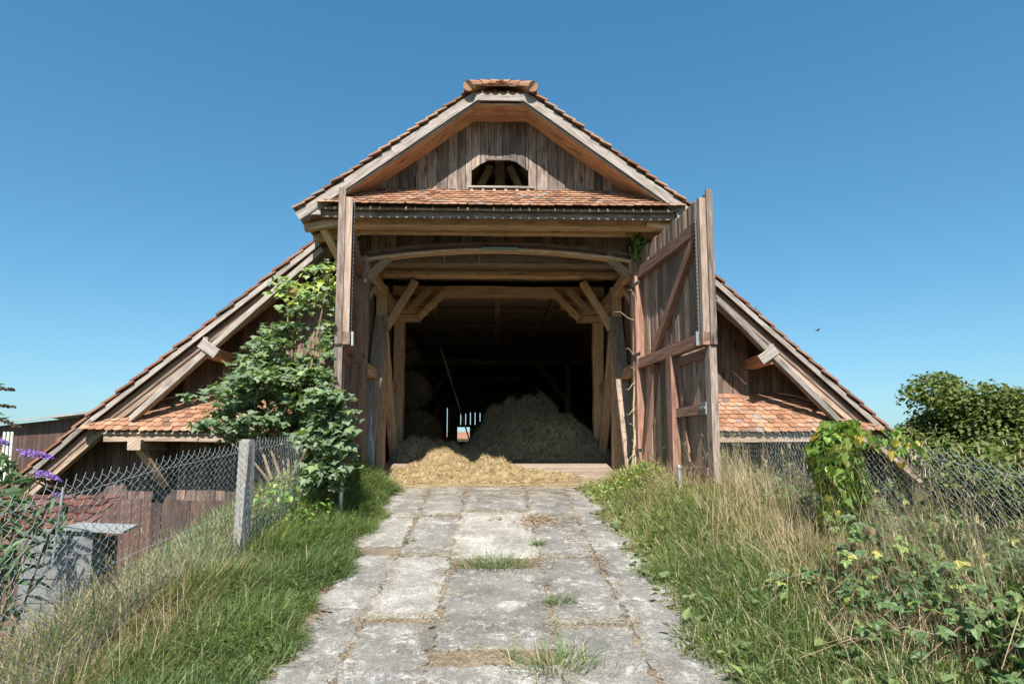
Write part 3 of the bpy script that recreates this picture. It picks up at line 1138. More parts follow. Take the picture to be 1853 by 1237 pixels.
g = Geo()
g.box(P(873, 454, 9.38).x, P(936, 454, 9.38).x, 9.365, 9.392, 3.725, 3.755)
g.build("metal_strip", M['teal'], barn)
for px in (804, 868):
    g = Geo()
    a = P(px, 462, 9.42)
    g.tube([a + Vector((0, 0, .06)), a - Vector((0, 0, .12))], .003, 5)
    g.build("hanging_wire", M['wire'], barn)
# short knee braces in the doorway corners
for s_, pa, pb in ((-1, P(668, 500, 9.5), P(703, 468, 9.5)), (1, P(1141, 502, 9.5), P(1100, 466, 9.5))):
    g = Geo()
    d = (pb - pa).normalized()
    g.beam(pa - d * .03, pb + d * .03, .1, .16, (0, 1, 0), ch=.01)
    g.build("knee_brace", M['greybeam'], barn)

# --- hall frame: posts, plates, tie beams, braces, rails
def zfl(y):
    return min(.46, max(0, (y - 9.25) * .13))


def post(x, y, z1, w=.2, mat='greybeam', z0=None):
    g = Geo()
    z0 = zfl(y) - .05 if z0 is None else z0
    g.beam((x, y, z0), (x + U(-.015, .015), y, z1), w, w, (0, 1, 0), wob=.008, n=7, ch=.015)
    g.build("post", M[mat], barn)


def brace(p, q, w=.14, h=.16, mat='oak', up=(0, 1, 0), name="brace"):
    g = Geo()
    g.beam(p, q, w, h, up, wob=.005, n=4, ch=.012)
    return g.build(name, M[mat], barn)


for s_ in (-1, 1):
    X = XC + s_ * 2.17
    post(X + s_ * .02, 9.5, 3.62, .19, z0=-.1)
    post(X - s_ * .02, 11.0, 3.55, .2, 'oak')
    post(X - s_ * .06, 12.8, 3.5, .22, 'oak')
    brace((X, 9.3, 3.45), (X, 13.0, 3.45), .2, .2, 'oak', (0, 0, 1), "wall_plate")
    brace((X + s_ * .02, 9.4, 1.86), (X + s_ * .02, 13.0, 1.86), .16, .18, 'oak', (0, 0, 1), "rail")
    brace((X - s_ * .03, 9.72, .12), (X - s_ * .03, 10.95, 3.0), .08, .24, 'greybeam', (s_, 0, 0))
    brace((X - s_ * .05, 11.05, 2.75), (X - s_ * .05, 12.5, .35), .1, .17, 'oak', (s_, 0, 0))
    brace((X + s_ * .0, 9.55, 2.9), (X + s_ * .0, 10.3, 3.4), .1, .13, 'oak', (s_, 0, 0))
    # brace from the middle post up to the tie beam
    brace((X - s_ * .1, 11.0, 2.78), (X - s_ * .62, 11.0, 3.66), .12, .15, 'oak')
    # the stepped corbel and its twin braces at the inner frame
    for k, (z_, ln) in enumerate(((3.32, .52), (3.47, .68), (3.62, .86))):
        g = Geo()
        g.beam((X + s_ * .1, 12.62 - .0 * k, z_), (X - s_ * ln, 12.62, z_), .2, .135, (0, 0, 1), ch=.012)
        g.build("corbel", M['oak'], barn)
    brace((X - s_ * .5, 12.45, 3.3), (X - s_ * 1.05, 12.45, 3.86), .13, .13, 'oak')
    brace((X - s_ * .3, 12.25, 3.4), (X - s_ * .75, 12.25, 3.86), .12, .13, 'oak')
    # boarding of the hall's side
    g = Geo()
    y = 9.62
    xw = X + s_ * .13
    while y < 13.1:
        wv_ = U(.13, .2)
        g.box(xw - .012 + U(-.006, .006), xw + .012, y + .003, y + wv_ - .003, -.1, 3.75, (0, 0, 1))
        y += wv_
    g.build("side_boarding", M['darkboard'], barn)
    # the porch cheek between door frame and gable wall, outside
    g = Geo()
    y = 9.6
    while y < YW - .01:
        wv_ = min(U(.13, .17), YW - y)
        g.box(XC + s_ * 2.36 - .012, XC + s_ * 2.36 + .012, y + .003, y + wv_ - .003, -.3, 3.9, (0, 0, 1))
        y += wv_
    g.build("cheek_boarding", M['board'], barn)

for y, z, h, w_, m_ in ((10.2, 3.79, .17, .22, 'greybeam'), (11.0, 3.785, .1, .2, 'oak'), (12.8, 3.94, .22, .24, 'oak')):
    g = Geo()
    g.beam((XC - 2.25, y, z), (XC + 2.25, y, z), w_, h, wob=.006, n=9, ch=.014)
    g.build("tie_beam", M[m_], barn)
# ceiling of the deep hall: cross boards on joists
g = Geo()
y = 13.0
while y < YE - .05:
    wv_ = U(.25, .42)
    g.box(-5.2, 5.2, y + .006, y + wv_ - .006, 4.07 + U(-.012, .012), 4.1, (1, 0, 0))
    y += wv_
g.build("ceiling_boards", M['ceiling'], barn)
for x in (-1.5, .02, 1.3, -3.2, 3.2):
    g = Geo()
    g.beam((x, 13.0, 3.98), (x, YE, 3.98), .13, .17, wob=.01, n=8)
    g.build("joist", M['ceiling'], barn)
for y in (22.0, 26.5):
    g = Geo()
    g.beam((-5.2, y, 3.8), (5.2, y, 3.8), .2, .2)
    g.build("tie_beam", M['ceiling'], barn)
    for s_ in (-1, 1):
        g = Geo()
        g.beam((s_ * 2.6, y, .3), (s_ * 2.6, y, 3.75), .2, .2, (0, 1, 0))
        g.build("post", M['ceiling'], barn)
        g = Geo()
        g.beam((s_ * 2.55, y, 2.4), (s_ * 1.5, y, 3.7), .14, .14, (0, 1, 0))
        g.build("brace", M['ceiling'], barn)
# leaning timbers on the right of the deep hall
for k in range(4):
    g = Geo()
    g.beam((2.3 + .5 * k, 14.2 + k * 1.3, .4), (2.9 + .2 * k, 16 + 2.2 * k, 3.3), .08, .16, (1, 0, 0))
    g.build("brace", M['ceiling'], barn)

# --- floor: sill timber and sloping plank floor
g = Geo()
g.box(XC - 2.15, XC + 2.2, 9.16, 9.32, -.14, .012, (1, 0, 0), .5)
g.build("door_sill", M['floorwood'], barn)
g = Geo()
y = 9.325
while y < 13.0:
    wv_ = U(.16, .24)
    y2 = y + wv_
    z0, z1 = zfl(y), zfl(y2)
    g.prism([(XC - 2.15, y + .004, z0), (XC + 2.2, y + .004, z0), (XC + 2.2, y2 - .004, z1), (XC - 2.15, y2 - .004, z1)], (0, 0, -.05), (1, 0, 0))
    y = y2
g.box(-7.4, 7.4, 13.0, YE, .38, .45, (1, 0, 0), .3)
g.build("plank_floor", M['floorwood'], barn)


# --- doors
def chain(name, p, q, parent):
    g = Geo()
    L = (q - p).length
    n = int(L / .026)
    for k in range(n):
        c = p.lerp(q, (k + .5) / n)
        if k % 2:
            g.box(c.x - .011, c.x + .011, c.y - .005, c.y + .005, c.z - .018, c.z + .018, (0, 0, 1), U(0, 1))
        else:
            g.box(c.x - .005, c.x + .005, c.y - .011, c.y + .011, c.z - .018, c.z + .018, (0, 0, 1), U(0, 1))
    g.build(name, M['chain'], parent)


def door(H, Fr, s_, label):
    """H hinge foot, Fr free foot; s_ = which way the inner (visible, ledged) face looks: unit normal sign"""
    H = Vector(H); Fr = Vector(Fr)
    d = (Fr - H); W = d.length; d.normalize()
    n = Vector((-d.y, d.x, 0)) * s_              # inner face normal
    Z = Vector((0, 0, 1))
    q = lambda u, z, k=0.0: H + d * u + Z * z + n * k

    def piece(u0, u1, z0, z1, k0, k1, g, r=None, gz_=None):
        g.prism([q(u0, z0, k0), q(u1, z0, k0), q(u1, z1, k0), q(u0, z1, k0)], n * (k1 - k0), gz_, r)
    gb = Geo()
    u = 0.02
    while u < W - .02:
        bw = min(U(.14, .19), W - u)
        kk = U(-.005, .005)
        low = u < 1.32 and .14 or .14
        ztop = 3.69 + U(-.012, .012)
        # cupped board: two facets
        um = u + bw / 2
        r = random.random()
        if u > 1.34:                              # upper part only; the wicket is below
            zl = 1.86
        else:
            zl = .16 + U(-.02, .02)
        base = [q(u + .003, zl, kk), q(um, zl, kk + .007), q(u + bw - .003, zl, kk), q(u + bw - .003, zl, kk - .024), q(u + .003, zl, kk - .024)]
        gb.prism(base, Z * (ztop - zl), Z, r)
        u += bw
    leaf = gb.build("barn_door", M['doorboard'], barn, label=label)
    # hinge stile with bevelled head
    g = Geo()
    g.prism([q(-.02, .02, .008), q(.15, .02, .008), q(.15, 3.3, .008), q(.06, 3.56, .008), q(-.02, 3.45, .008)], n * .13, Z)
    g.build("stile", M['redwood'], leaf)
    # free stile of the upper leaf
    g = Geo()
    piece(W - .07, W, 1.84, 3.62, .01, .1, g, gz_=Z)
    g.build("stile", M['paledoor'], leaf)
    g = Geo()
    piece(W + .003, W + .03, 1.8, 3.72, -.06, .02, g, gz_=Z)
    g.build("edge_strip", M['board'], leaf)
    # rails
    for (u0, u1, z0, z1, k1) in ((.15, W - .1, 3.21, 3.37, .095), (.15, W, 1.80, 1.95, .11), (.15, 1.32, .2, .37, .09)):
        g = Geo()
        piece(u0, u1, z0, z1, .01, k1, g, gz_=d)
        g.build("rail", M['redwood'], leaf)
    # diagonal braces
    for (ua, za, ub, zb2) in ((.62, 1.95, W - .2, 3.21), (.17, .38, .66, 1.8)):
        g = Geo()
        a, b = q(ua, za, .05), q(ub, zb2, .05)
        g.beam(a, b, .12, .08, n)
        g.build("brace", M['redwood'], leaf)
    # wicket: jamb, boards, rails, latch, outer stile
    g = Geo()
    piece(1.2, 1.34, .02, 1.8, .01, .12, g, gz_=Z)
    g.build("stile", M['redwood'], leaf)
    g = Geo()
    u = 1.36
    while u < W - .12:
        bw = min(U(.15, .2), W - .1 - u)
        piece(u + .003, u + bw - .003, .22, 1.78, -.03, -.006, g, gz_=Z)
        u += bw
    g.build("wicket_boards", M['doorboard'], leaf)
    for za, zb2, kk in ((.98, 1.1, .06), (.24, .34, .05), (1.66, 1.77, .04)):
        g = Geo()
        piece(1.34, W - .12, za, zb2, -.004, kk, g, gz_=d)
        g.build("rail", M['redwood'], leaf)
    g = Geo()
    g.beam(q(1.38, 1.66, .02), q(1.6, .4, .02), .06, .03, n)
    g.build("brace", M['redwood'], leaf)
    g = Geo()
    piece(W - .13, W - .0, .05, 1.79, -.06, .03, g, gz_=Z)
    g.build("stile", M['board'], leaf)
    g = Geo()
    piece(W - .2, W - .06, .97, 1.12, .062, .075, g)
    a = q(W - .19, 1.05, .09)
    g.tube([a, q(W - .04, 1.05, .09)], .012, 8)
    g.build("latch", M['galv'], leaf)
    chain("chain", q(W - .095, 1.95, .11), q(W - .095, 3.62, .11), leaf)
    g = Geo()
    a = q(W - .1, 1.8, .13)
    g.tube([a, a + Z * .17], .022, 8)
    g.build("bolt", M['galv'], leaf)
    for z in (.55, 2.0, 3.1):
        g = Geo()
        piece(-.03, .34, z - .025, z + .025, .14, .147, g)
        g.build("hinge", M['chain'], leaf)
    return leaf


door((2.26, 9.33, 0), (2.57, 7.1, 0), -1, "right leaf standing open with a small wicket in it")
door((-2.18, 9.36, 0), (-1.86, 7.18, 0), 1, "left leaf seen almost edge on")
# wicket jamb bolt stop and block at the foot of the right post are things of their own (below)

# ------------------------------------------------------------------ leaf templates
def fold_leaf(half, fold=.25, tipz=0.0):
    """half outline (x>=0) from base to tip; mirrored with a folded midrib -> verts, faces"""
    m = len(half)
    L = [(-x, y, abs(x) * fold + y * y * tipz) for x, y in half]
    Rr = [(x, y, abs(x) * fold + y * y * tipz) for x, y in half]
    y0, y1 = half[0][1], half[-1][1]
    mid = [(0, y0, y0 * y0 * tipz), (0, y1, y1 * y1 * tipz)]
    V = Rr + L + mid
    f1 = [2 * m] + list(range(m)) + [2 * m + 1]
    f2 = [2 * m + 1] + list(range(2 * m - 1, m - 1, -1)) + [2 * m]
    return np.array(V, float), [np.array([f1]), np.array([f2])]


MAPLE = fold_leaf([(.02, 0), (.22, -.12), (.34, -.02), (.58, .02), (.5, .16), (.66, .3), (.72, .5), (.5, .47), (.36, .5), (.33, .64), (.2, .7), (.02, 1.0)], .16, -.12)
IVY = fold_leaf([(.02, 0), (.2, -.14), (.46, .04), (.34, .3), (.42, .46), (.24, .56), (.02, 1.0)], .2, -.1)
OVATE = fold_leaf([(.02, 0), (.22, .14), (.33, .36), (.28, .6), (.13, .84), (.02, 1.0)], .3, -.15)
LANCE = fold_leaf([(.015, 0), (.1, .18), (.13, .45), (.08, .75), (.01, 1.0)], .3, -.25)
QUAD = (np.array([(-.5, 0, 0), (.5, 0, 0), (.42, .6, .12), (0, 1, 0), (-.42, .6, .12)], float), [np.array([[0, 1, 2, 3, 4]])])
TRI = None
_v, _f = [], []
for k, (a, s_, sh) in enumerate(((0, 1, 0), (1.15, .85, -.02), (-1.15, .85, -.02))):
    V0, F0 = OVATE
    ca, sa = math.cos(a), math.sin(a)
    W_ = np.stack([(V0[:, 0] * ca - V0[:, 1] * sa) * s_, (V0[:, 0] * sa + V0[:, 1] * ca) * s_ + (.12 if k == 0 else 0), V0[:, 2] * s_], 1)
    _f += [x + sum(len(q) for q in _v) for x in F0]
    _v.append(W_)
TRI = (np.concatenate(_v), _f)


def blades(g, root, h, wd, lean, head, curve, r, mi=0):
    """grass blades: root (N,3), height, width, lean (tan), heading angle, curve"""
    N = len(root)
    ts = np.array([0, .38, .72, 1.0]); ws = np.array([1, .9, .6, 0])
    dirx, diry = np.cos(head), np.sin(head)
    wa = head + PI / 2 + rng.normal(0, .5, N)
    wx, wy = np.cos(wa) * wd / 2, np.sin(wa) * wd / 2
    V = np.zeros((N, 7, 3))
    for i, (t_, k) in enumerate(zip(ts, ws)):
        out = h * (lean * t_ + curve * t_ * t_)
        up_ = h * t_ * np.sqrt(np.maximum(.12, 1 - np.minimum(.9, (lean * .6 + curve * t_ * .7)) ** 2)) - h * curve * .35 * t_ ** 3
        cx = root[:, 0] + dirx * out; cy = root[:, 1] + diry * out; cz = root[:, 2] + up_
        if i < 3:
            V[:, 2 * i] = np.stack([cx - wx * k, cy - wy * k, cz], 1)
            V[:, 2 * i + 1] = np.stack([cx + wx * k, cy + wy * k, cz], 1)
        else:
            V[:, 6] = np.stack([cx, cy, cz], 1)
    b = (np.arange(N) * 7)[:, None, None]
    q = (np.array([[0, 1, 3, 2], [2, 3, 5, 4]])[None] + b).reshape(-1, 4)
    t3 = (np.array([[4, 5, 6]])[None] + b).reshape(-1, 3)
    g.bulk(V.reshape(-1, 3), q, np.repeat(r, 2), None, mi)
    g.bulk(np.zeros((0, 3)), t3 - N * 7, r, None, mi)


def patch(x, y, f=1.0, ph=0.0):
    return .5 + .25 * np.sin(x * 2.3 * f + y * 1.1 * f + ph) * np.cos(y * 1.9 * f - x * .7 * f + ph * 2) + .25 * np.sin(x * 5.1 * f - y * 3.7 * f + ph * 3)


def sample(n, x0, x1, y0, y1):
    return rng.uniform(x0, x1, n), rng.uniform(y0, y1, n)


# ------------------------------------------------------------------ grass
def lawn(name, side, n, x0, x1, y0, y1, hmin, hmax, label, dryness):
    x, y = sample(n, x0, x1, y0, y1)
    edge = (1.36 if side < 0 else 1.27) + .07 * np.sin(y * 4.1) + .05 * np.sin(y * 9.7 + 1) + .1 * np.clip((y - 7.5) / 1.5, 0, 1) * (1 if side < 0 else -.6)
    ax = np.abs(x)
    keep = (ax > edge + rng.exponential(.05, n)) & (y < 9.25)
    x, y, ax = x[keep], y[keep], ax[keep]
    edge = edge[keep]
    N = len(x)
    clump = patch(x, y, 1.6, side)
    h = rng.uniform(hmin, hmax, N) * (.65 + .6 * clump) * np.clip(.45 + (ax - edge) * 1.6, .4, 1.0)
    head = rng.uniform(0, 2 * PI, N)
    bias = rng.random(N) < .55
    head = np.where(bias, (PI if side > 0 else 0) + rng.normal(-.4 * (-side), .6, N), head)
    lean = np.abs(rng.normal(.28, .2, N))
    curve = np.abs(rng.normal(.35, .25, N))
    wd = rng.uniform(.005, .0125, N)
    r = np.clip(rng.normal(.36, .17, N) + .28 * (patch(x, y, .7, 3 + side) - .5), 0, .78)
    pd = dryness(x, y)
    r = np.where(rng.random(N) < pd, rng.uniform(.78, 1, N), r)
    g = Geo()
    blades(g, np.stack([x, y, gz(x, y) - .02], 1), h, wd, lean, head, curve, r)
    k = rng.integers(0, N, 1100)                       # broad leaved weeds among the blades
    wp = np.stack([x[k], y[k], gz(x[k], y[k]) + rng.uniform(.0, .1, 1100)], 1) + rng.normal(0, .02, (1100, 3)) * np.array([1, 1, .2])
    g.scatter(OVATE[0], OVATE[1], wp, rots(rng.uniform(0, 2 * PI, 1100), rng.normal(.35, .35, 1100), rng.normal(0, .3, 1100)), rng.uniform(.04, .1, 1100), rng.uniform(.05, .6, 1100))
    o = g.build(name, M['grass'])
    tag(o, label, "grass", kind="stuff")


lawn("grass", -1, 56000, -2.75, -1.25, 2.6, 9.25, .16, .36, "long green grass growing between the left fence and the ramp",
     lambda x, y: .04 + .3 * np.clip((np.abs(x) - 2.1) / .5, 0, 1))
lawn("grass", 1, 56000, 1.15, 3.3, 2.6, 9.25, .09, .22, "bushy green and straw coloured grass on the right verge of the ramp",
     lambda x, y: np.clip(.16 + .45 * np.clip((y - 5.2) / 2.4, 0, 1) + .2 * np.clip((np.abs(x) - 1.9) / .8, 0, 1) + .25 * (patch(x, y, .8, 1) - .5), 0, .85))

# rough growth on the banks outside the fences
n = 26000
x, y = sample(n, -6.5, -2.4, 2.2, 9.9)
x2, y2 = sample(n, 3.2, 7.5, 2.2, 9.9)
x = np.concatenate([x, x2]); y = np.concatenate([y, y2])
N = len(x)
g = Geo()
blades(g, np.stack([x, y, gz(x, y) - .02], 1), rng.uniform(.12, .4, N), rng.uniform(.006, .013, N), np.abs(rng.normal(.3, .2, N)), rng.uniform(0, 2 * PI, N),
       np.abs(rng.normal(.35, .2, N)), np.where(rng.random(N) < .3, rng.uniform(.78, 1, N), np.clip(rng.normal(.25, .15, N), 0, .7)))
tag(g.build("grass", M['grass']), "rough grass on the steep banks outside both fences", "grass", kind="stuff")


def stalks(g, x, y, h, lean, head, r, head_frac=.2, wmul=1.0):
    """dry stalks with feathery heads"""
    k_ = ~((np.abs(x / y - .568) < .07) & (y < 5.6) & (x > 0) & (rng.random(len(x)) < .75))
    x, y, h, lean, head, r = x[k_], y[k_], h[k_], lean[k_], head[k_], r[k_]
    N = len(x)
    root = np.stack([x, y, gz(x, y) - .02], 1)
    blades(g, root, h, rng.uniform(.0028, .005, N) * wmul, lean, head, np.abs(rng.normal(.12, .12, N)), r)
    k = rng.random(N) < head_frac
    # heads: short fat blades near the tip
    tip = root + np.stack([np.cos(head) * h * lean, np.sin(head) * h * lean, h * .93], 1)
    tip = tip[k]
    for _ in range(3):
        M_ = len(tip)
        blades(g, tip - np.array([0, 0, .05]) + rng.normal(0, .008, tip.shape), rng.uniform(.03, .08, M_), rng.uniform(.003, .006, M_) * wmul, np.abs(rng.normal(.25, .2, M_)),
               rng.uniform(0, 2 * PI, M_), np.abs(rng.normal(.3, .2, M_)), np.clip(r[k] + rng.normal(0, .08, M_), 0, .9))


# right: tall dry stalks along the fence
g = Geo()
n = 1300
y = rng.uniform(3.3, 8.6, n)
x = 2.95 + rng.normal(0, .24, n) - .12 * (y - 6) * .3
x = np.clip(x, 2.15, 3.6)
h = rng.uniform(.35, .95, n) * (.75 + .4 * patch(x, y, 1.5, 2))
hd = np.where(rng.random(n) < .6, PI + rng.normal(0, .5, n), rng.uniform(0, 2 * PI, n))
stalks(g, x, y, h, np.abs(rng.normal(.18, .14, n)), hd, np.clip(rng.normal(.6, .2, n), 0, .9))
n = 620
y = rng.uniform(3.1, 5.2, n); x = rng.uniform(2.55, 3.5, n)
stalks(g, x, y, rng.uniform(.6, 1.4, n), np.abs(rng.normal(.22, .12, n)), PI + rng.normal(0, .4, n), np.clip(rng.normal(.48, .18, n), 0, .9), .3)
n = 9500
y = rng.uniform(3.2, 8.9, n); x = 2.72 + rng.normal(0, .36, n) + .1 * np.sin(y * 3)
x = np.clip(x, 1.75, 3.7)
blades(g, np.stack([x, y, gz(x, y) - .02], 1), rng.uniform(.15, .5, n) * (.6 + .5 * patch(x, y, 1.2, 5)), rng.uniform(.003, .006, n), np.abs(rng.normal(.3, .25, n)), rng.uniform(0, 2 * PI, n),
       np.abs(rng.normal(.3, .25, n)), np.clip(rng.normal(.5, .25, n), 0, 1))
tag(g.build("dry_grass", M['dry']), "tall dead straw coloured grass stalks along the right fence", "dry grass", kind="stuff")
# left
g = Geo()
n = 9000
y = rng.uniform(2.6, 7.6, n); x = -2.36 + rng.normal(0, .2, n)
x = np.clip(x, -3.2, -1.8)
blades(g, np.stack([x, y, gz(x, y) - .02], 1), rng.uniform(.1, .4, n) * (.6 + .6 * patch(x, y, 1.3, 5)), rng.uniform(.003, .006, n), np.abs(rng.normal(.3, .25, n)), rng.uniform(0, 2 * PI, n),
       np.abs(rng.normal(.35, .25, n)), np.clip(rng.normal(.42, .25, n), 0, 1))
n = 4200
y = rng.uniform(3.6, 5.3, n); x = rng.uniform(-4.4, -2.6, n)
blades(g, np.stack([x, y, gz(x, y) - .02], 1), rng.uniform(.25, .62, n), rng.uniform(.004, .008, n), np.abs(rng.normal(.25, .2, n)), rng.uniform(0, 2 * PI, n),
       np.abs(rng.normal(.3, .2, n)), np.where(rng.random(n) < .4, 1.0, np.clip(rng.normal(.3, .2, n), 0, .9)))
n = 5200
y = rng.uniform(2.6, 5.2, n); x = -2.42 + rng.normal(0, .2, n)
blades(g, np.stack([x, y, gz(x, y) - .02], 1), rng.uniform(.15, .6, n) * (.6 + .5 * patch(x, y, 1.7, 8)), rng.uniform(.0025, .005, n), np.abs(rng.normal(.5, .35, n)), rng.uniform(0, 2 * PI, n),
       np.abs(rng.normal(.5, .3, n)), np.clip(rng.normal(.25, .2, n), 0, 1))
n = 170
y = rng.uniform(2.8, 7.4, n); x = -2.4 + rng.normal(0, .16, n)
stalks(g, x, y, rng.uniform(.3, .65, n), np.abs(rng.normal(.25, .2, n)), rng.uniform(0, 2 * PI, n), np.clip(rng.normal(.5, .2, n), 0, .9), .15)
tag(g.build("dry_grass", M['dry']), "tangled dead grass at the foot of the left fence", "dry grass", kind="stuff")


# ------------------------------------------------------------------ loose straw and chaff lying about
def strands(g, pos, tang, L, wd, r, lift=.2, mi=0):
    """short bent straws: centre, tangent heading, length"""
    N = len(pos)
    nrm = np.stack([rng.normal(0, .3, N), rng.normal(0, .3, N), np.ones(N)], 1)
    d = tang / np.linalg.norm(tang, axis=1)[:, None]
    s_ = np.cross(d, nrm); s_ /= np.linalg.norm(s_, axis=1)[:, None]
    V = np.zeros((N, 6, 3))
    b = rng.normal(0, .14, N) * L
    for i, t_ in enumerate((-.5, 0, .5)):
        c_ = pos + d * (L * t_)[:, None]
        c_[:, 2] += b * (1 - 4 * t_ * t_) * .5
        c_ += s_ * (b * (1 - 4 * t_ * t_))[:, None]
        V[:, 2 * i] = c_ - s_ * (wd / 2)[:, None]
        V[:, 2 * i + 1] = c_ + s_ * (wd / 2)[:, None]
    q = (np.array([[0, 1, 3, 2], [2, 3, 5, 4]])[None] + (np.arange(N) * 6)[:, None, None]).reshape(-1, 4)
    g.bulk(V.reshape(-1, 3), q, np.repeat(r, 2), None, mi)


g = Geo()
n = 14000
y = rng.uniform(2.9, 9.3, n)
which = rng.random(n)
gapx = np.array([-1.45, -.96, -.44, .425, .99, 1.45])
x = gapx[rng.integers(0, 6, n)] + rng.normal(0, .06, n)
cr = which < .3                       # across the cross joints
cy_ = np.array([7.55, 6.1, 4.68, 7.72, 5.9, 4.15, 7.42, 6.0, 4.56, 3.0])
cx_ = np.array([-.7, -.7, -.7, 0, 0, 0, .7, .7, .7, 0])
ki = rng.integers(0, 10, n)
x = np.where(cr, cx_[ki] + rng.uniform(-.35, .35, n), x)
y = np.where(cr, cy_[ki] + rng.normal(0, .07, n), y)
sp = which > .93
x = np.where(sp, rng.uniform(-1.4, 1.4, n), x)
z = -0.16 * (9.2 - y) + .022 + rng.uniform(0, .018, n)
a = rng.uniform(0, 2 * PI, n)
strands(g, np.stack([x, y, z], 1), np.stack([np.cos(a), np.sin(a), rng.normal(-0, .08, n) + .16 * np.sin(a)], 1), rng.uniform(.012, .06, n), rng.uniform(.0018, .0035, n), np.clip(rng.normal(.3, .22, n), 0, .85))
tag(g.build("scattered_straw", M['dry']), "loose dead straw lying in the joints of the concrete ramp", "straw", kind="stuff")

g = Geo()
for (px, py, sx_, sy_, n) in ((970, 945, .14, .15, 300), (900, 940, .05, .04, 40), (1035, 975, .06, .4, 70), (1075, 1000, .05, .3, 30)):
    Y = 1.992 / ((py - 818) / 1100 + .16)
    X = (px - 898) / 1100 * Y
    x = X + rng.normal(0, sx_, n); y = Y + rng.normal(0, sy_, n)
    a = rng.uniform(0, 2 * PI, n)
    strands(g, np.stack([x, y, -0.16 * (9.2 - y) + .03 + rng.uniform(0, .01, n)], 1), np.stack([np.cos(a), np.sin(a), .16 * np.sin(a)], 1), rng.uniform(.02, .05, n), rng.uniform(.006, .014, n), rng.random(n))
M['rustleaf'] = leafmat('rusty_leaf_litter', [(0, (.2, .11, .065)), (.6, (.34, .2, .12)), (1, (.42, .3, .2))], .1, .8, .2)
tag(g.build("fallen_leaves", M['rustleaf']), "rusty orange leaf litter on the upper slabs of the ramp", "leaf litter", kind="stuff")


# ------------------------------------------------------------------ hay
def heap(name, fn, x0, x1, y0, y1, step, mat, n, lab, cat, keep=None, L=(.08, .26), wd=(.003, .006), stand=.25):
    g = Geo()
    xs = np.arange(x0, x1 + step, step); ys = np.arange(y0, y1 + step, step)
    GX, GY = np.meshgrid(xs, ys)
    GZ = fn(GX, GY) + rng.normal(0, .012, GX.shape)
    nx, ny = len(xs), len(ys)
    ii, jj = np.meshgrid(np.arange(nx - 1), np.arange(ny - 1))
    a0 = (jj * nx + ii).ravel()
    F4 = np.stack([a0, a0 + 1, a0 + nx + 1, a0 + nx], 1)
    fl = np.vectorize(zfl)(GY) - .03
    ok = (GZ > fl + .02).ravel()
    F4 = F4[ok[F4].any(1)]
    GZ = np.maximum(GZ, fl)
    g.bulk(np.stack([GX.ravel(), GY.ravel(), GZ.ravel()], 1), F4, np.clip(rng.normal(.22, .15, len(F4)), 0, 1))
    x, y = sample(n, x0, x1, y0, y1)
    z = fn(x, y)
    k = z > np.vectorize(zfl)(y) - .005
    x, y, z = x[k], y[k], z[k]
    N = len(x)
    e = .03
    dzx = (fn(x + e, y) - z) / e; dzy = (fn(x, y + e) - z) / e
    a = rng.uniform(0, 2 * PI, N)
    t_ = np.stack([np.cos(a), np.sin(a), np.cos(a) * dzx + np.sin(a) * dzy + rng.normal(0, stand, N)], 1)
    strands(g, np.stack([x, y, z + rng.uniform(0, .03, N)], 1), t_, rng.uniform(*L, N), rng.uniform(*wd, N), np.clip(rng.normal(.55, .22, N), 0, 1))
    o = g.build(name, M[mat])
    tag(o, lab, cat)
    return o


def bump_(x, y, cx, cy, sx, sy, h):
    return h * np.exp(-((x - cx) / sx) ** 2 - ((y - cy) / sy) ** 2)


def floor_np(y):
    return np.clip((y - 9.25) * .13, 0, .46)


def rough_(x, y):
    return .03 * np.sin(x * 9 + y * 4) * np.sin(y * 11 - x * 3) + .02 * np.sin(x * 21 + 3 * y) + .015 * np.sin(31 * y - 8 * x)


def gold(x, y):
    z = floor_np(y) - .075 + rough_(x, y) * .9
    z = z + bump_(x, y, -.9, 10.75, .42, .5, .38) + bump_(x, y, -.1, 10.3, .36, .4, .25) + bump_(x, y, -1.5, 10.0, .6, .45, .16) + bump_(x, y, -.45, 9.85, .8, .4, .13) + bump_(x, y, .35, 10.1, .7, .5, .11) + bump_(x, y, -1.3, 10.6, .8, .6, .08) + bump_(x, y, .9, 10.0, .6, .3, .085)
    return z


heap("hay_pile", gold, -2.0, 1.6, 9.36, 11.7, .05, 'hay', 30000, "sunlit golden straw heap spread just inside the barn doorway", "hay pile", wd=(.002, .0042), L=(.06, .2), stand=.35)


def dark(x, y):
    z = 1.3 * rough_(x * .8, y * .8)
    z = z + 1.12 * np.minimum(1, 1.7 * np.exp(-np.abs((x - .5) / .88) ** 2.4 - ((y - 14.9) / 1.25) ** 2)) + bump_(x, y, 1.7, 14.6, .7, 1.1, .62) + bump_(x, y, .7, 13.2, 1.2, .8, .5) + bump_(x, y, 1.6, 12.9, .7, .7, .42) 
    return floor_np(y) - .06 + z * np.clip((y - 11.7) / .7, 0, 1)


heap("hay_pile", dark, -.95, 2.5, 11.7, 16.2, .07, 'darkhay', 26000, "big grey green hay mound in the shade deep inside the barn", "hay pile", wd=(.005, .011), L=(.12, .42), stand=.22)


def dark2(x, y):
    z = rough_(x, y)
    return floor_np(y) - .06 + np.clip((y - 11.7) / .6, 0, 1) * (z + bump_(x, y, -1.65, 12.4, .55, .6, .42) + bump_(x, y, -1.1, 13.4, .5, .7, .3) + bump_(x, y, -.6, 12.4, .5, .5, .12) + bump_(x, y, .4, 12.0, 1.0, .45, .16) + bump_(x, y, 1.4, 12.2, .7, .5, .16))


heap("hay_pile", dark2, -2.05, 2.05, 11.75, 14.3, .06, 'darkhay', 12000, "low dusty hay drift along the left posts behind the golden straw", "hay pile", wd=(.004, .009), L=(.1, .34))

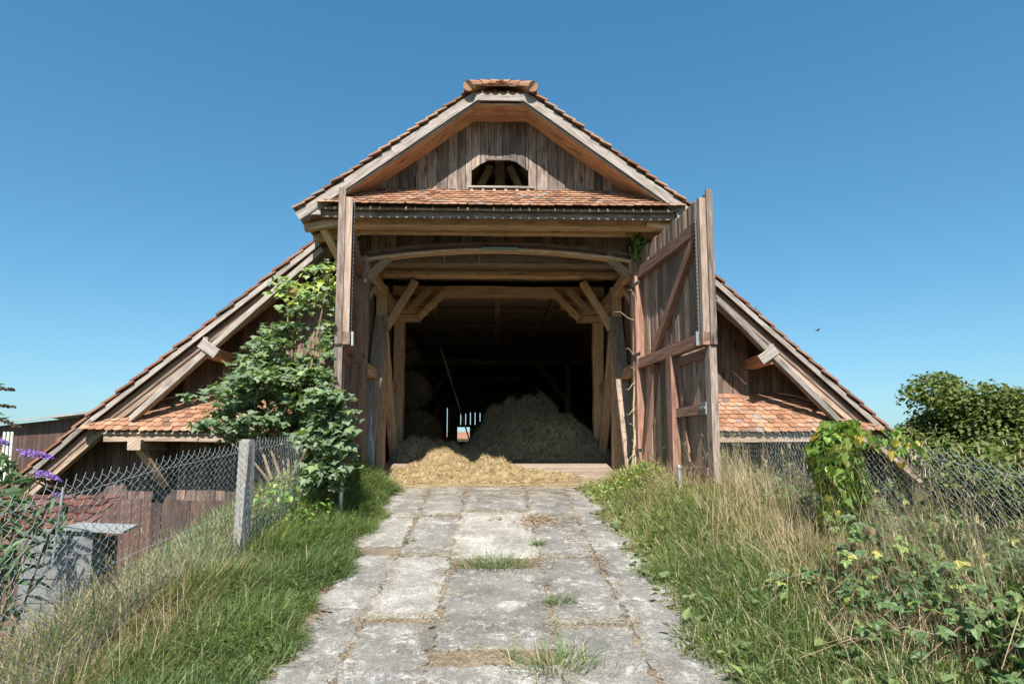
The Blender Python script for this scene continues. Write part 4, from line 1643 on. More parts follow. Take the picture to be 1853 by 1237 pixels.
g = Geo()
n = 5200
x = rng.uniform(-2.0, 2.1, n); y = 9.2 + np.abs(rng.normal(.25, .5, n)); y = np.where(rng.random(n) < .15, rng.uniform(8.4, 9.2, n), y)
x = np.where(rng.random(n) < .3, rng.normal(.45, .5, n), x)
x = np.clip(x, -2, 2.1)
zz = np.where(y > 9.25, floor_np(y) + .012, np.where(y < 9.16, -0.16 * (9.2 - y) + .035, .018))
a = rng.normal(0, .6, n)
strands(g, np.stack([x, y, zz + rng.uniform(0, .012, n)], 1), np.stack([np.cos(a), np.sin(a), .1 * np.sin(a)], 1), rng.uniform(.05, .2, n), rng.uniform(.003, .006, n), np.clip(rng.normal(.5, .25, n), 0, 1))
tag(g.build("scattered_straw", M['hay']), "golden straw strewn over the plank threshold of the barn", "straw", kind="stuff")


def bale(cx, cy, cz, rad, ln, yaw, lab):
    g = Geo()
    n = 40
    prof = [(-ln / 2, .0), (-ln / 2, .5), (-ln / 2, .9), (-ln / 2 + .06, 1.0), (0, 1.02), (ln / 2 - .06, 1.0), (ln / 2, .9), (ln / 2, .5), (ln / 2, .0)]
    V = []
    for (a, r_) in prof:
        for k in range(n):
            th = 2 * PI * k / n
            rr_ = rad * r_ * (1 + rng.normal(0, .012))
            V.append((a + rng.normal(0, .012), rr_ * math.cos(th), rr_ * math.sin(th)))
    V = np.array(V)
    cyw, syw = math.cos(yaw), math.sin(yaw)
    W_ = np.stack([V[:, 0] * cyw - V[:, 1] * syw + cx, V[:, 0] * syw + V[:, 1] * cyw + cy, V[:, 2] + cz], 1)
    Fc = [[i * n + k, i * n + (k + 1) % n, (i + 1) * n + (k + 1) % n, (i + 1) * n + k] for i in range(len(prof) - 1) for k in range(n)]
    g.bulk(W_, Fc, np.clip(rng.normal(.2, .15, len(Fc)), 0, 1))
    N = 1800
    th = rng.uniform(0, 2 * PI, N); a = rng.uniform(-ln / 2, ln / 2, N)
    endc = rng.random(N) < .4
    rr_ = np.where(endc, rad * np.sqrt(rng.random(N)), rad * 1.01)
    a = np.where(endc, np.sign(a) * ln / 2, a)
    p = np.stack([a, rr_ * np.cos(th), rr_ * np.sin(th)], 1)
    t_ = np.stack([np.where(endc, 0, rng.normal(0, .3, N)), -np.sin(th), np.cos(th)], 1)
    rot = lambda q: np.stack([q[:, 0] * cyw - q[:, 1] * syw, q[:, 0] * syw + q[:, 1] * cyw, q[:, 2]], 1)
    strands(g, rot(p) + np.array([cx, cy, cz]), rot(t_), rng.uniform(.1, .3, N), rng.uniform(.005, .01, N), np.clip(rng.normal(.5, .2, N), 0, 1))
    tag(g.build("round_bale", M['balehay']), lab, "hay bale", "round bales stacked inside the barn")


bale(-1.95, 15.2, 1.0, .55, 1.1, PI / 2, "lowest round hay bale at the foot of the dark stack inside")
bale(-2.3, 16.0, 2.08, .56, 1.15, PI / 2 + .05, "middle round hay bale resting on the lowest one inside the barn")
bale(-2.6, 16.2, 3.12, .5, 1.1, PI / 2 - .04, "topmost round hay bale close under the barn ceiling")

# ------------------------------------------------------------------ small things about the doorway
a, b = P(801, 640, 15.5), P(829, 730, 15.5)
g = Geo()
g.tube([a - (b - a) * .12, a, a.lerp(b, .5), b, b + (b - a) * .75], [.02, .024, .022, .022, .018], 8)
tag(g.build("pole", M['greybeam']), "thin pale pole leaning in the dark behind the hay", "pole")

g = Geo()
c = P(1128, 866, 9.34)
g.beam((2.0, 9.17, .1), (2.0, 9.34, .1), .16, .2, (0, 0, 1), ch=.01)
tag(g.build("wood_block", M['greybeam']), "squared wooden block at the foot of the right door post", "wood block")

for px, py0, py1, Y, lab in ((1229, 843, 900, 7.35, "galvanised steel pipe standing in the grass against the right door leaf"), (618, 852, 900, 7.0, "grey pipe stop in the weeds below the left door leaf")):
    a = P(px, py0, Y)
    g = Geo()
    g.tube([(a.x, Y, float(gz(a.x, Y)) - .2), (a.x, Y, a.z), (a.x, Y, a.z + .01)], [.024, .024, .018], 10)
    g.tube([(a.x, Y, a.z - .03), (a.x, Y, a.z + .002)], .03, 10)
    tag(g.build("steel_pipe", M['galv']), lab, "pipe", "door stop pipes")

# blue grey twine bundle hanging on the left door post
tw = empty("twine_bundle", P(672, 765, 9.2), "bundle of blue grey baler twine hanging inside the left doorway", "twine")
a = P(671, 755, 9.2); b = P(673, 845, 9.15)
g = Geo()
for k in range(26):
    o_ = U(-.05, .05); o2 = U(-.03, .03)
    pts = []
    L_ = U(.75, 1.0)
    for i in range(9):
        f = i / 8
        sp_ = (math.sin(PI * min(1, f * 1.05)) ** 1.5) if f > .3 else .12
        sp_ = .15 + .85 * math.exp(-((f - .75) / .25) ** 2)
        pts.append(a.lerp(b, f * L_) + Vector((o_ * sp_ + U(-.004, .004), o2 * sp_ - .02, 0)))
    g.tube(pts, .0045, 4, U(0, 1))
g.build("strands", M['twine'], tw)
g = Geo()
g.tube([a + Vector((-.03, .1, .08)), a + Vector((0, 0, .03)), a + Vector((.02, -.03, -.12))], .009, 6)
g.tube([a + Vector((-.02, -.03, -.3)), a + Vector((.03, -.04, -.3))], .02, 8)
g.build("knot", M['twine'], tw)


# ------------------------------------------------------------------ fences
def wire_mesh(g, line, h, pitch=.036, rad=.0019, bow=None):
    """woven zigzag wires along a polyline of (foot, top) points; every wire is a three sided tube"""
    pts = [Vector(p) for p in line]
    cum = [0]
    for i in range(len(pts) - 1):
        cum.append(cum[-1] + (pts[i + 1] - pts[i]).length)
    Lt = cum[-1]

    def at_(s_):
        s_ = min(max(s_, 0), Lt)
        i = max(0, min(len(pts) - 2, next((k for k in range(len(cum) - 1) if cum[k + 1] >= s_), len(cum) - 2)))
        return pts[i].lerp(pts[i + 1], (s_ - cum[i]) / max(1e-6, cum[i + 1] - cum[i]))
    nw = int(Lt / pitch)
    nz = int(h / (pitch * .82))
    S = np.linspace(0, Lt, 400)
    B = np.array([tuple(at_(s_)) for s_ in S])
    wires = np.arange(nw)
    zz = np.arange(nz + 1)
    sgrid = wires[:, None] * pitch + np.where(((zz[None] + wires[:, None]) % 2) == 0, -pitch * .5, pitch * .5) + pitch * .5
    hz = h - zz * (pitch * .82)
    sag = .012 * np.sin(wires * .21) + .008 * np.sin(wires * .9)
    X = np.interp(sgrid, S, B[:, 0]); Y = np.interp(sgrid, S, B[:, 1]); Z = np.interp(sgrid, S, B[:, 2]) + hz[None] + sag[:, None]
    lean = (bow(sgrid, hz[None] / h) if bow else 0) + .006 * np.where(zz % 2, 1, -1)[None]
    X = X + lean + .01 * np.sin(sgrid * 3.1) * (hz[None] / h)
    Pt = np.stack([X, Y, Z], 2)
    # top twist
    tipv = Pt[:, :1] + np.stack([np.zeros((nw, 1)), np.full((nw, 1), .01), np.where(wires % 2, .002, .026)[:, None]], 2)
    Pt = np.concatenate([tipv, Pt], 1)
    A = Pt[:, :-1].reshape(-1, 3); Bp = Pt[:, 1:].reshape(-1, 3)
    d = Bp - A
    d /= np.linalg.norm(d, axis=1)[:, None]
    s1 = np.cross(d, np.array([1.0, 0, 0])); s1 /= np.linalg.norm(s1, axis=1)[:, None]
    s2 = np.cross(d, s1)
    V = []
    for k in range(3):
        th = 2 * PI * k / 3
        off = s1 * math.cos(th) * rad + s2 * math.sin(th) * rad
        V += [A + off, Bp + off]
    V = np.stack(V, 1)
    N = len(A)
    q = (np.array([[0, 1, 3, 2], [2, 3, 5, 4], [4, 5, 1, 0]])[None] + (np.arange(N) * 6)[:, None, None]).reshape(-1, 4)
    g.bulk(V.reshape(-1, 3), q, .5)


lf = empty("chain_link_fence", (-2.32, 5.6, float(gz(-2.32, 5.6))), "sagging chain link fence on the left with a square concrete post", "fence")
lt = [(-2.46, 2.3), (-2.4, 3.1), (-2.32, 4.2), (-2.2, 5.55), (-2.2, 6.3), (-2.22, 7.1)]
tz = [.16, .28, .45, .6, .66, .7]
H_ = 1.12
g = Geo()
wire_mesh(g, [(x, y, z - H_) for (x, y), z in zip(lt, tz)], H_, bow=lambda s_, f: .05 * np.sin(s_ * 1.6 + .5) * np.sin(PI * f) - .03 * f)
g.build("wire_mesh", M['wire'], lf)
g = Geo()
for dz_ in (-.06, -.56, -.98):
    g.tube([(x - .012, y, z + dz_) for (x, y), z in zip(lt, tz)], .0018, 4)
g.build("tension_wire", M['wire'], lf)
pt = P(450, 795, 5.6)
g = Geo()
g.beam((pt.x - .06, 5.66, -1.2), (pt.x - .035, 5.66, pt.z - .012), .105, .105, (.25, 1, 0), ch=.008, n=6, wob=.002)
g.beam((pt.x - .035, 5.66, pt.z - .02), (pt.x - .035, 5.66, pt.z + .004), .09, .09, (.25, 1, 0), ch=.02)
g.build("concrete_post", M['concretepost'], lf)
g = Geo()
g.tube([(-2.42, 3.46, -.1), (-2.39, 3.46, .33)], .006, 8)
g.build("steel_post", M['galv'], lf)

rf = empty("chain_link_fence", (3.15, 5.5, float(gz(3.15, 5.5))), "chain link fence on the right half buried in dry stalks and ivy", "fence")
rt = [(3.14, 8.75), (3.17, 7.6), (3.16, 6.4), (3.14, 5.5), (3.2, 4.6), (3.2, 3.6), (3.24, 2.8)]
tz = [.86, .8, .73, .72, .57, .42, .3]
H_ = 1.15
g = Geo()
wire_mesh(g, [(x, y, z - H_) for (x, y), z in zip(rt, tz)], H_, bow=lambda s_, f: .06 * np.sin(s_ * 1.4 + .9) * np.sin(PI * f) + .05 * f * np.sin(s_ * .9))
g.build("wire_mesh", M['wire'], rf)
g = Geo()
for dz_ in (-.06, -.56, -1.0):
    g.tube([(x, y, z + dz_) for (x, y), z in zip(rt, tz)], .0018, 4)
g.build("tension_wire", M['wire'], rf)
g = Geo()
g.beam((3.16, 5.5, -1.2), (3.14, 5.5, .74), .1, .1, (0, 1, 0), ch=.008)
g.build("concrete_post", M['concretepost'], rf)


# ------------------------------------------------------------------ climbing and bushy plants
def leaves(g, tpl, pos, size, tilt_mu, tilt_sd, r, facing=None, sd=1.2):
    N = len(pos)
    yaw = rng.uniform(0, 2 * PI, N) if facing is None else facing + rng.normal(0, sd, N)
    rot = rots(yaw, rng.normal(tilt_mu, tilt_sd, N), rng.normal(0, .35, N))
    g.scatter(tpl[0], tpl[1], pos, rot, size, r)


def inpoly(poly, n):
    poly = np.array(poly, float)
    out = []
    while len(out) < n:
        x = rng.uniform(poly[:, 0].min(), poly[:, 0].max()); y = rng.uniform(poly[:, 1].min(), poly[:, 1].max())
        c = False
        j = len(poly) - 1
        for i in range(len(poly)):
            if (poly[i, 1] > y) != (poly[j, 1] > y) and x < (poly[j, 0] - poly[i, 0]) * (y - poly[i, 1]) / (poly[j, 1] - poly[i, 1]) + poly[i, 0]:
                c = not c
            j = i
        if c:
            out.append((x, y))
    return out


# the young maple in front of the left gable
mp = empty("maple_tree", (-2.6, 8.1, float(gz(-2.6, 8.1))), "young many stemmed maple growing up between left fence and barn wall", "tree")
tops = [(600, 480, 8.3), (522, 512, 8.7), (553, 520, 8.9), (575, 590, 8.4), (512, 590, 8.5), (470, 640, 8.4), (400, 705, 8.2), (630, 720, 7.0), (365, 770, 7.8), (440, 700, 8.0)]
g_l = Geo()
for k, (px, py, Y) in enumerate(tops):
    tp = P(px, py, Y)
    bs = Vector((-2.62 + U(-.12, .12), 7.7 + U(-.2, .2), float(gz(-2.6, 7.7)) - .05)) if k not in (2, 3, 4) else Vector((-2.9 + U(-.15, .15), 8.2, float(gz(-2.9, 8.2)) - .05))
    mid1 = bs.lerp(tp, .4) + Vector((U(-.06, .06) + .12 * (bs.x - tp.x) * 0, U(-.05, .05), .12 * (tp - bs).length * (1 if abs(tp.x - bs.x) > .8 else 0)))
    mid2 = bs.lerp(tp, .72) + Vector((U(-.05, .05), U(-.05, .05), .1 * (1 if abs(tp.x - bs.x) > .8 else 0)))
    g = Geo()
    g.tube([bs, mid1, mid2, tp], [.022, .016, .011, .005], 7, U(0, 1))
    g.build("stem", M['stem'], mp)
up_poly = [(585, 478), (622, 485), (622, 560), (618, 690), (470, 690), (440, 655), (478, 600), (492, 545), (500, 505), (545, 500)]
mid_poly = [(470, 600), (620, 600), (620, 760), (430, 760), (420, 690)]
low_poly = [(430, 655), (612, 645), (618, 760), (600, 870), (560, 885), (552, 800), (425, 800), (385, 765), (405, 715)]
rt_poly = [(585, 690), (608, 690), (622, 770), (618, 800), (608, 850), (588, 880), (565, 875), (575, 780)]
sprays = [(p, 8.1, 8.9) for p in inpoly(up_poly, 78)] + [(p, 7.9, 9.0) for p in inpoly(mid_poly, 62)] + [(p, 7.5, 8.6) for p in inpoly(low_poly, 125)] + [(p, 6.75, 7.08) for p in inpoly(rt_poly, 56)]
sprays += [((600, 478), 8.3, 8.3), ((590, 505), 8.3, 8.3), ((615, 510), 8.2, 8.3), ((515, 505), 8.7, 8.7), ((540, 512), 8.7, 8.8), ((362, 768), 7.7, 7.8), ((352, 712), 8.4, 8.5), ((385, 700), 8.3, 8.4), ((455, 640), 8.4, 8.4), ((470, 655), 8.4, 8.4)]
pos, siz, tl, rr_ = [], [], [], []
gt = Geo()
for (px, py), ya, yb in sprays:
    c = P(px, py, U(ya, yb))
    n = random.randint(13, 21)
    rad = U(.14, .28)
    hgt = c.z
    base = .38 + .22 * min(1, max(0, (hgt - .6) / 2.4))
    for i in range(n):
        th = U(0, 2 * PI); q = rad * math.sqrt(random.random())
        p = c + Vector((q * math.cos(th), .8 * q * math.sin(th), U(-.05, .05) - .25 * q))
        if p.x > -2.02 and p.y > 7.1:
            p.y = U(6.8, 7.08)
        if py > 700 and px < 560 and False:
            continue
        pos.append(tuple(p)); siz.append(U(.05, .105) * (1.1 if py > 650 else .95))
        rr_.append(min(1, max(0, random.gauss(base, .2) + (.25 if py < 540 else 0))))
    gt.tube([c + Vector((U(-.1, .1), .15, -.22)), c + Vector((0, .05, -.06)), c], [.006, .004, .003], 4)
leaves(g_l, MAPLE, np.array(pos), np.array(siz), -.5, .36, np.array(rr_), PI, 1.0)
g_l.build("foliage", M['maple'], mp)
gt.build("twigs", M['stem'], mp)

# low nettles and weeds below the maple
g = Geo()
n = 900
x = rng.uniform(-2.6, -1.75, n); y = rng.uniform(6.2, 8.6, n)
z = gz(x, y) + rng.uniform(.03, .42, n) * (1 - np.clip((x + 1.95) / .4, 0, 1) * .6)
leaves(g, OVATE, np.stack([x, y, z], 1), rng.uniform(.04, .085, n), -.2, .5, np.clip(rng.normal(.55, .22, n), 0, 1))
tag(g.build("weed_patch", M['ivy']), "bright green weeds crowding below the maple at the left door leaf", "weeds", kind="stuff")
g = Geo()
n = 800
x = rng.normal(1.85, .26, n); y = rng.normal(8.35, .28, n)
x = np.clip(x, 1.25, 2.3)
z = gz(x, y) + rng.uniform(.02, .17, n)
leaves(g, OVATE, np.stack([x, y, z], 1), rng.uniform(.03, .06, n), -.2, .5, np.clip(rng.normal(.66, .22, n), 0, 1))
tag(g.build("weed_patch", M['ivy']), "low yellow green weeds at the foot of the right door leaf", "weeds", kind="stuff")

# ivy over the right fence post
iv = empty("ivy", (3.1, 5.45, float(gz(3.1, 5.45))), "thick yellow green ivy climbing over the right fence post", "ivy")
g = Geo()
n = 1500
t_ = rng.random(n)
px_c = 1520 + 10 * np.sin(t_ * 5); 
zt, zb = P(1520, 762, 5.3).z, P(1520, 965, 5.3).z
z = zt + (zb - zt) * t_
wd_ = .09 + .13 * np.sin(np.clip(t_ * .95 + .1, 0, 1) * PI) ** .6
th = rng.uniform(0, 2 * PI, n); q = wd_ * np.sqrt(rng.uniform(.3, 1, n))
x = 3.0 + q * np.cos(th) + .05 * np.sin(z * 9); y = 5.28 + .8 * q * np.sin(th)
leaves(g, IVY, np.stack([x, y, z], 1), rng.uniform(.05, .1, n), -.9, .4, np.clip(rng.normal(.58, .22, n) + .15 * (1 - t_), 0, 1), 0.0, 1.0)
# a few trailing shoots to the right along the wire
n = 120
s_ = rng.random(n)
leaves(g, IVY, np.stack([3.12 + .12 * rng.normal(0, 1, n) * .5, 5.4 - 1.0 * s_, P(1560, 790, 5.4).z - .08 * s_ + rng.normal(0, .05, n)], 1), rng.uniform(.04, .08, n), -.9, .4, np.clip(rng.normal(.7, .25, n), 0, 1), 0.0, 1.0)
g.build("foliage", M['ivy'], iv)
g = Geo()
for k in range(5):
    g.tube([(3.1 + U(-.05, .05), 5.4, -.6), (3.08 + U(-.06, .06), 5.38, -.1), (3.1 + U(-.05, .05), 5.4, .4), (3.1 + U(-.1, .1), 5.42, .78)], [.01, .008, .007, .004], 5, U(0, 1))
g.build("stem", M['stem'], iv)

# the dried climber on the right door post with its green tuft at the top
cv = empty("climbing_vine", (2.13, 9.25, 0), "dry leafless vine up the right door post with a green tuft on top", "vine")
g = Geo()
for k in range(4):
    pts = []
    ph = U(0, 6)
    for i in range(16):
        f = i / 15
        pts.append((2.1 + .035 * math.sin(f * 11 + ph) + U(-.012, .012) + .12 * f, 9.3 - .03 * math.cos(f * 13 + ph), .0 + f * 3.75))
    g.tube(pts, np.linspace(.016, .007, 16), 6, U(0, 1))
for z_, dx, dz_ in ((2.0, -.2, .1), (2.55, -.38, .12), (2.9, -.16, .12), (1.6, -.2, -.12), (1.2, -.18, -.1), (.9, -.14, .05), (1.75, -.12, .06), (.5, -.2, -.1), (.35, .12, .1), (.6, -.1, .1), (1.0, .1, .08)):
    p0 = Vector((2.12 + .03 * z_, 9.27, z_))
    g.tube([p0, p0 + Vector((dx * .4, -.06, dz_ * .3)), p0 + Vector((dx * .75, -.09, dz_ * 1.1)), p0 + Vector((dx, -.1, dz_))], [.006, .005, .004, .002], 5, U(0, 1))
g.build("stem", M['paleStem'], cv)
g = Geo()
n = 340
c = P(1158, 442, 9.3)
pos = np.array([tuple(c)]) + rng.normal(0, 1, (n, 3)) * np.array([.075, .09, .11])
leaves(g, IVY, pos, rng.uniform(.05, .095, n), -.8, .5, np.clip(rng.normal(.3, .2, n), 0, .7), 0.0, 1.2)
g.build("foliage", M['ivy'], cv)

# butterfly bush at the left edge
bb = empty("butterfly_bush", (-3.5, 4.4, float(gz(-3.5, 4.4))), "butterfly bush with arching purple flower spikes behind the left fence", "shrub")
g = Geo(); gl = Geo()
b0 = Vector((-3.55, 4.4, float(gz(-3.55, 4.4)) - .05))
targets = [P(35, 822, 4.3), P(62, 858, 4.2), P(5, 795, 4.4), P(100, 885, 4.2), P(-30, 730, 4.5), P(-35, 695, 4.5), P(-20, 755, 4.5), P(70, 930, 4.1), P(20, 900, 4.2), P(120, 915, 4.2), P(10, 860, 4.6), P(45, 880, 4.3)]
lp, ls, lyaw, lt_ = [], [], [], []
for tg in targets:
    m1 = b0.lerp(tg, .45) + Vector((U(-.05, .05), U(-.05, .05), .14)); m2 = b0.lerp(tg, .8) + Vector((0, 0, .1))
    path = [b0 + Vector((U(-.06, .06), U(-.06, .06), 0)), m1, m2, tg]
    g.tube(path, [.012, .009, .006, .004], 6, U(0, 1))
    for k in range(24):
        f = U(.3, .99)
        i = min(2, int(f * 3)); p = path[i].lerp(path[i + 1], f * 3 - i)
        lp.append(tuple(p + Vector((U(-.02, .02), U(-.02, .02), 0)))); ls.append(U(.09, .17))
g.build("stem", M['stem'], bb)
N = len(lp)
gl.scatter(LANCE[0], LANCE[1], np.array(lp), rots(rng.uniform(0, 2 * PI, N), rng.normal(-.1, .45, N), rng.normal(0, .4, N)), np.array(ls) * np.ones(N), rng.random(N))
V0 = gl.V[0]
gl.build("foliage", M['buddleja'], bb)


def spike(p, q, sagz, mat, rad=.028, n=260):
    g = Geo()
    t_ = rng.random(n) ** .8
    prof = rad * (1 - .72 * t_)
    th = rng.uniform(0, 2 * PI, n)
    p = np.array(tuple(p)); q = np.array(tuple(q))
    c = p[None] + (q - p)[None] * t_[:, None]
    c[:, 2] += -sagz * t_ ** 2 + sagz * .5 * t_
    off = np.stack([.35 * np.cos(th), np.cos(th), np.sin(th)], 1) * (prof * np.sqrt(rng.uniform(.2, 1, n)))[:, None]
    g.scatter(QUAD[0], QUAD[1], c + off, rots(rng.uniform(0, 6.28, n), rng.uniform(-1.5, 1.5, n)), rng.uniform(.008, .016, n), np.clip(t_ * -.5 + rng.uniform(.3, 1, n), 0, 1))
    g.tube([p, (p + q) / 2 + np.array([0, 0, sagz * .1]), q - np.array([0, 0, sagz * .5])], .003, 5)
    g.build("flower_spike", M[mat], bb)


spike(P(35, 820, 4.3), P(97, 822, 4.2), .05, 'flower', .03, 320)
spike(P(62, 855, 4.2), P(110, 862, 4.1), .05, 'flower', .026, 260)
spike(P(-15, 793, 4.4), P(14, 800, 4.3), .02, 'flower', .025, 160)
spike(P(100, 893, 4.1), P(116, 897, 4.1), .01, 'flower', .018, 90)
spike(P(-40, 699, 4.5), P(27, 703, 4.4), .02, 'spent', .016, 240)
spike(P(-35, 733, 4.5), P(28, 734, 4.4), .015, 'spent', .016, 240)
spike(P(-25, 752, 4.5), P(42, 772, 4.4), .03, 'spent', .02, 220)
spike(P(85, 880, 4.2), P(138, 882, 4.1), .12, 'spent', .018, 200)
spike(P(40, 862, 4.3), P(95, 866, 4.2), .08, 'spent', .02, 200)

# brambles at the lower right
br = empty("bramble_bush", (2.75, 4.1, float(gz(2.75, 4.1))), "dark leafy bramble thicket in the lower right corner", "bramble")
g = Geo(); gs = Geo()
pos, siz, rr_ = [], [], []
for k in range(120):
    y0 = U(2.7, 4.6); x0 = U(2.55, 3.35)
    b = Vector((x0, y0, float(gz(x0, y0)) - .03))
    L_ = U(.5, 1.0); a_ = U(0, 2 * PI)
    dx, dy = math.cos(a_) * L_, math.sin(a_) * L_ * .6
    hh = U(.2, .6) * (1.05 if x0 > 2.7 else .6)
    path = [b, b + Vector((dx * .25, dy * .25, hh * .8)), b + Vector((dx * .6, dy * .6, hh)), b + Vector((dx, dy, hh * .55))]
    gs.tube(path, [.0045, .004, .003, .002], 5, U(0, 1))
    for i in range(24):
        f = U(.08, 1)
        j = min(2, int(f * 3)); p = path[j].lerp(path[j + 1], f * 3 - j) + Vector((U(-.09, .09), U(-.09, .09), U(-.05, .07)))
        if p.y < 2.6 or p.x > 3.45 or p.x < 2.0:
            continue
        pos.append(tuple(p)); siz.append(U(.035, .07)); rr_.append(min(1, max(0, random.gauss(.45, .26))))
leaves(g, TRI, np.array(pos), np.array(siz), -.5, .4, np.array(rr_), PI, 1.2)
g.build("foliage", M['bramble'], br)
gs.build("stem", M['stem'], br)

br2 = empty("bramble_bush", (3.3, 6.0, float(gz(3.3, 6.0))), "straggling bramble with yellowing leaves tangled along the right fence", "bramble")
g = Geo(); gs = Geo()
pos, siz, rr_ = [], [], []
for k in range(60):
    y0 = U(3.8, 7.0); x0 = U(3.0, 4.1)
    b = Vector((x0, y0, float(gz(x0, y0)) - .03))
    L_ = U(.4, .8); a_ = U(0, 2 * PI)
    dx, dy = math.cos(a_) * L_ * .5, math.sin(a_) * L_
    hh = U(.2, .55)
    path = [b, b + Vector((dx * .25, dy * .25, hh * .8)), b + Vector((dx * .6, dy * .6, hh)), b + Vector((dx, dy, hh * .6))]
    gs.tube(path, [.004, .0035, .003, .002], 5, U(0, 1))
    for i in range(13):
        f = U(.1, 1)
        j = min(2, int(f * 3)); p = path[j].lerp(path[j + 1], f * 3 - j) + Vector((U(-.08, .08), U(-.08, .08), U(-.05, .06)))
        pos.append(tuple(p)); siz.append(U(.035, .065)); rr_.append(min(1, max(0, random.gauss(.6, .25))))
leaves(g, TRI, np.array(pos), np.array(siz), -.3, .45, np.array(rr_), PI, 1.2)
g.build("foliage", M['bramble'], br2)
gs.build("stem", M['stem'], br2)

# tufts of grass in the joints of the drive
tufts = [(895, 1022, 260, .36, .25, "wide spreading grass tuft in the middle of the ramp", .08),
         (1008, 1085, 110, .12, .16, "small fresh green grass tuft right of the ramp's middle", .0),
         (973, 985, 80, .06, .14, "little upright green tuft on the upper part of the ramp", .0),
         (995, 942, 60, .06, .08, "tiny light green tuft nearest the barn on the ramp", .0),
         (1005, 1195, 260, .36, .22, "ragged grass tuft with a tall stalk at the front of the ramp", .2),
         (747, 976, 40, .05, .08, "tiny dark tuft at the left edge of the upper slabs", .0),
         (800, 934, 60, .12, .05, "flat weedy strip of grass in the highest cross joint", .3)]
for px, py, n, sp_, hh, lab, dr in tufts:
    Y = 1.992 / ((py - 818) / 1100 + .16); X = (px - 898) / 1100 * Y
    x = X + rng.normal(0, sp_ * .45, n); y = Y + rng.normal(0, sp_ * .22, n)
    head = np.arctan2(y - Y, x - X) + rng.normal(0, .6, n)
    g = Geo()
    blades(g, np.stack([x, y, -0.16 * (9.2 - y) + .0 * x], 1), rng.uniform(.4, 1.0, n) * hh, rng.uniform(.004, .008, n), np.abs(rng.normal(.4, .25, n)), head, np.abs(rng.normal(.4, .25, n)),
           np.where(rng.random(n) < dr, rng.uniform(.8, 1, n), rng.uniform(0, .55, n)))
    if py == 1195:
        for k in range(4):
            blades(g, np.array([[X + .01 * k, Y, -0.16 * (9.2 - Y)]]), np.array([.42 - .06 * k]), np.array([.006]), np.array([.03 * k]), np.array([1.3]), np.array([.05]), np.array([.3]))
    tag(g.build("grass_tuft", M['grass']), lab, "grass tuft", "grass tufts in the joints of the ramp")


# ------------------------------------------------------------------ beyond the fences
def tree(name, c, R3, nl, leaf, n, mat, lab, cat, grp=None, trunk=True, lobe=.42):
    """crown of leafy lobes inside an ellipsoid of radii R3 about c"""
    c = Vector(c)
    gz0 = float(gz(c.x, c.y))
    root = empty(name, (c.x, c.y, gz0), lab, cat, grp)
    g = Geo(); gb = Geo()
    lobes = []
    for k in range(nl):
        th = U(0, 2 * PI); ph = math.acos(U(-.75, 1)); q = U(.45, .95)
        lobes.append((Vector((c.x + R3[0] * q * math.sin(ph) * math.cos(th), c.y + R3[1] * q * math.sin(ph) * math.sin(th), c.z + R3[2] * q * math.cos(ph))), U(.55, 1.25) * lobe * min(R3)))
    P_, rot, sz, rr_ = [], [], [], []
    per = n // nl
    for lc, lr in lobes:
        v = rng.normal(0, 1, (per, 3)); v /= np.linalg.norm(v, axis=1)[:, None]
        q = lr * (rng.uniform(.35, 1.12, per) ** .6)
        v[:, 2] *= .85
        P_.append(np.array(tuple(lc))[None] + v * q[:, None])
        yaw = np.arctan2(v[:, 0], -v[:, 1]) + PI + rng.normal(0, .8, per)
        rot.append(rots(yaw, rng.normal(-.4, .5, per), rng.normal(0, .4, per)))
        sz.append(rng.uniform(.6, 1.25, per) * leaf)
        rr_.append(np.clip(rng.normal(.42, .2, per), 0, 1))
    g.scatter(OVATE[0] * np.array([1.5, 1, 1]), OVATE[1], np.concatenate(P_), np.concatenate(rot), np.concatenate(sz), np.concatenate(rr_))
    g.build("crown", M[mat], root)
    h0 = c.z - R3[2] * .55
    if trunk:
        gb.tube([(c.x, c.y, gz0 - .1), (c.x + .05, c.y, (gz0 + h0) / 2), (c.x, c.y, h0), (c.x, c.y, c.z + R3[2] * .4)], [.07 * R3[0], .055 * R3[0], .05 * R3[0], .015 * R3[0]], 9)
    for lc, lr in lobes[::2]:
        st = Vector((c.x, c.y, max(gz0 + .05, h0 + U(0, .5) * (c.z - h0))))
        gb.tube([st, st.lerp(lc, .5) + Vector((0, 0, .1 * R3[2])), lc], [.022 * R3[0], .014 * R3[0], .006 * R3[0]], 6)
    gb.build("trunk", M['bark'], root)
    return root


tree("lime_tree", (27.0, 34, .55), (3.5, 3.6, 4.6), 62, .2, 42000, 'tree', "big rounded lime tree standing right of the barn", "tree")
tree("hedge_shrub", (9.8, 12.5, -1.05), (2.3, 1.4, 1.9), 26, .1, 13000, 'tree', "dense shrub behind the right fence below the lime tree", "shrub", "shrubs behind the right fence", False)
tree("hedge_shrub", (7.3, 8.9, -1.1), (1.6, 1.1, 1.7), 26, .075, 15000, 'tree', "lower shrub close behind the right fence beside the barn eave", "shrub", "shrubs behind the right fence", False)
tree("hedge_shrub", (14.5, 17, -1.6), (3.0, 2, 2.0), 26, .16, 8000, 'tree', "farthest broad shrub at the right edge under the lime tree", "shrub", "shrubs behind the right fence", False)

tree("hedge_shrub", (8.9, 10.4, -1.15), (1.9, 1.1, 1.75), 28, .085, 14000, 'tree', "middle leafy shrub behind the right fence, between the barn eave and the lime tree", "shrub", "shrubs behind the right fence", False)

